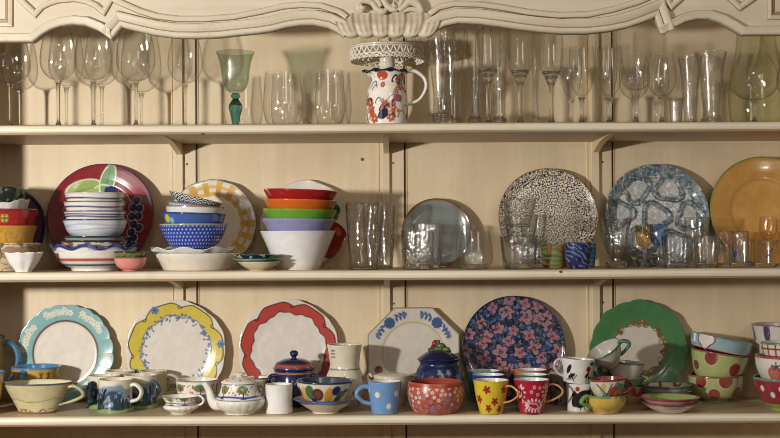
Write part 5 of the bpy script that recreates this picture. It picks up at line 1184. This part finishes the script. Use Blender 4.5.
# polka dot bowls
Yp = place3(716, 402, 14)-.01
def p_pk(seed, tops):
    def f(p, H):
        for (x, y, r0) in tops: p.disc(x, y*H, r0+.9, (206, 196, 150), 1.05); p.disc(x, y*H, r0, (148, 36, 50), 1.05)
        p.band(H-1.4, H+3, (150, 44, 54)); p.put(vn(p.u*.12, p.v*.12, seed)*.25, (190, 200, 120))
    return f
LM = (170, 184, 112)
bowl('lime green bowl with crimson spots, lowest of the spotted stack', 716, Yp, Z3, 374.5, [(12.5, 0), (13, .07), (20, .16), (26, .5), (27.5, 1)], LM, paint=p_pk(2, ((-23, .80, 6), (3, .84, 7), (-9, .30, 6.6), (19, .40, 6), (33, .88, 5.5), (-44, .4, 5.5), (44, .5, 5.5), (60, .8, 5), (-64, .8, 5))), inner=(170, 60, 60), fine=1.3)
bowl('lime green bowl with crimson spots, middle of the spotted stack', 714.5, Yp, Z(388.5, Yp, 716), 352, [(10, 0), (10.5, .05), (19, .22), (25, .5), (28.8, 1)], LM, paint=p_pk(5, ((-36, .58, 5), (-16, .84, 6.8), (12, .62, 6.8), (42, .7, 6), (-52, .7, 6))), inner=(150, 50, 56), tilt=9, fine=1.3, t=.003)
def p_heart(p, H):
    p.put(vn(p.u*.06, p.v*.2, 4)*.5, (120, 160, 172)); p.band(H-1.2, H+3, (120, 160, 164)); p.band(-2, H*.47, (150, 44, 54)); p.band(H*.49, H*.56, (170, 184, 176), .5, 8)
    x, y = -24, H*.76
    p.disc(x-3, y+2, 7.0, (130, 46, 54)); p.disc(x+4.5, y+2.4, 6.0, (130, 46, 54)); p.poly([(x-9, y), (x+10, y), (x-1, y-11)], (130, 46, 54))
    p.disc(x-3, y+2, 5.8, (222, 214, 204)); p.disc(x+4.5, y+2.2, 4.6, (222, 214, 204)); p.poly([(x-7.6, y), (x+8.4, y), (x-1, y-9)], (222, 214, 204))
bowl('tilted pale blue bowl with a white heart on top of the spotted stack', 717, Yp, Z(361, Yp, 717), 337.5, [(8, 0), (9, .05), (17, .25), (24.0, .40), (29.0, .46), (30.5, 1)], (150, 182, 190), paint=p_heart, inner=(204, 196, 180), tilt=12, fine=1.4, t=.003, smooth=1)
# right-hand stack
def p_tall(p, H):
    for x in np.arange(-95, 96, 22): p.disc(x+4, H-7, 3.8, (86, 62, 110), 2.6, PI/2)
    p.band(H-.9, H+2, (150, 110, 120))
bowl('large white bowl with purple strokes at the back right of the bottom shelf', 782, -.088, Z3, 324.5, [(13, 0), (13, .04), (18, .3), (26, .75), (30, 1)], (214, 206, 194), paint=p_tall, inner=(196, 180, 170), name='large_bowl')
Yq = -.262; cq = 784
def p_rd(p, H):
    for (x, y) in ((-22, .52), (-12, .72), (-2, .5), (10, .7), (20, .5), (-34, .7), (32, .7)): p.disc(x, y*H, 3.0, (226, 214, 200), .9)
    p.band(-3, H*.22, (150, 172, 70)); p.band(H-2.2, H+3, (100, 140, 126))
bowl('crimson bowl with white spots and lime foot, lowest of the far right stack', cq, Yq, Z3, 377, [(13, 0), (13.5, .08), (20, .2), (28, .6), (30.5, 1)], (156, 44, 54), paint=p_rd, fine=1.3)
def p_tom(p, H):
    p.put(((p.u > -28) & (p.u < -8))*0.0, LM); p.disc(-19, H*.52, 8, (196, 96, 74)); p.disc(-20, H*.5, 5, (206, 116, 90))
    for k in range(5): a = k*1.256+.4; p.line([(-17, H*.74), (-17+5*math.cos(a), H*.74+4*math.sin(a))], 1.5, (44, 84, 100))
    p.disc(6, H*.4, 3.2, (150, 170, 80)); p.disc(14, H*.55, 4, (196, 96, 74)); p.band(H-1.6, H+3, (176, 70, 60))
bowl('cream bowl with a painted tomato, middle of the far right stack', cq, Yq, Z(390, Yq, cq), 356, [(12, 0), (12.5, .05), (21, .25), (27.5, .6), (29, 1)], (222, 214, 196), paint=p_tom, fine=1.3, t=.003, tilt=1)
def p_cq(p, H):
    R_ = (164, 54, 50)
    for x in np.arange(-90, 90, 9): p.line([(x, 0), (x, H)], 1.9, R_)
    for y in (H-5.5, H-13, H-20): p.band(y-.9, y+.9, R_)
    p.band(H-1.5, H+3, (96, 134, 124))
bowl('cream bowl with a red check pattern on top of the far right stack', cq+2, Yq, Z(370, Yq, cq), 342.5, [(11, 0), (11.5, .06), (19, .3), (23.5, .65), (24.5, 1)], (224, 214, 196), paint=p_cq, fine=1.3, t=.003)

# ---- repeats of a kind on one shelf carry one group
import re
_by = {}
for o in C.objects:
    if o.parent is None and o.get('label') and o is not cab:
        z = o.matrix_basis.translation.z
        lv = 'top' if z > .7 else 'middle' if z > .35 else 'bottom' if z > -.1 else 'lower'
        nm = re.sub(r'[.]\d+$', '', o.name).replace('_', ' ')
        _by.setdefault((nm, lv), []).append(o)
for (nm, lv), os_ in _by.items():
    if len(os_) > 1:
        pl = nm+'es' if nm.endswith(('s', 'sh', 'ch', 'x')) else nm+'s'
        for o in os_: o['group'] = pl+' on the '+lv+' shelf'
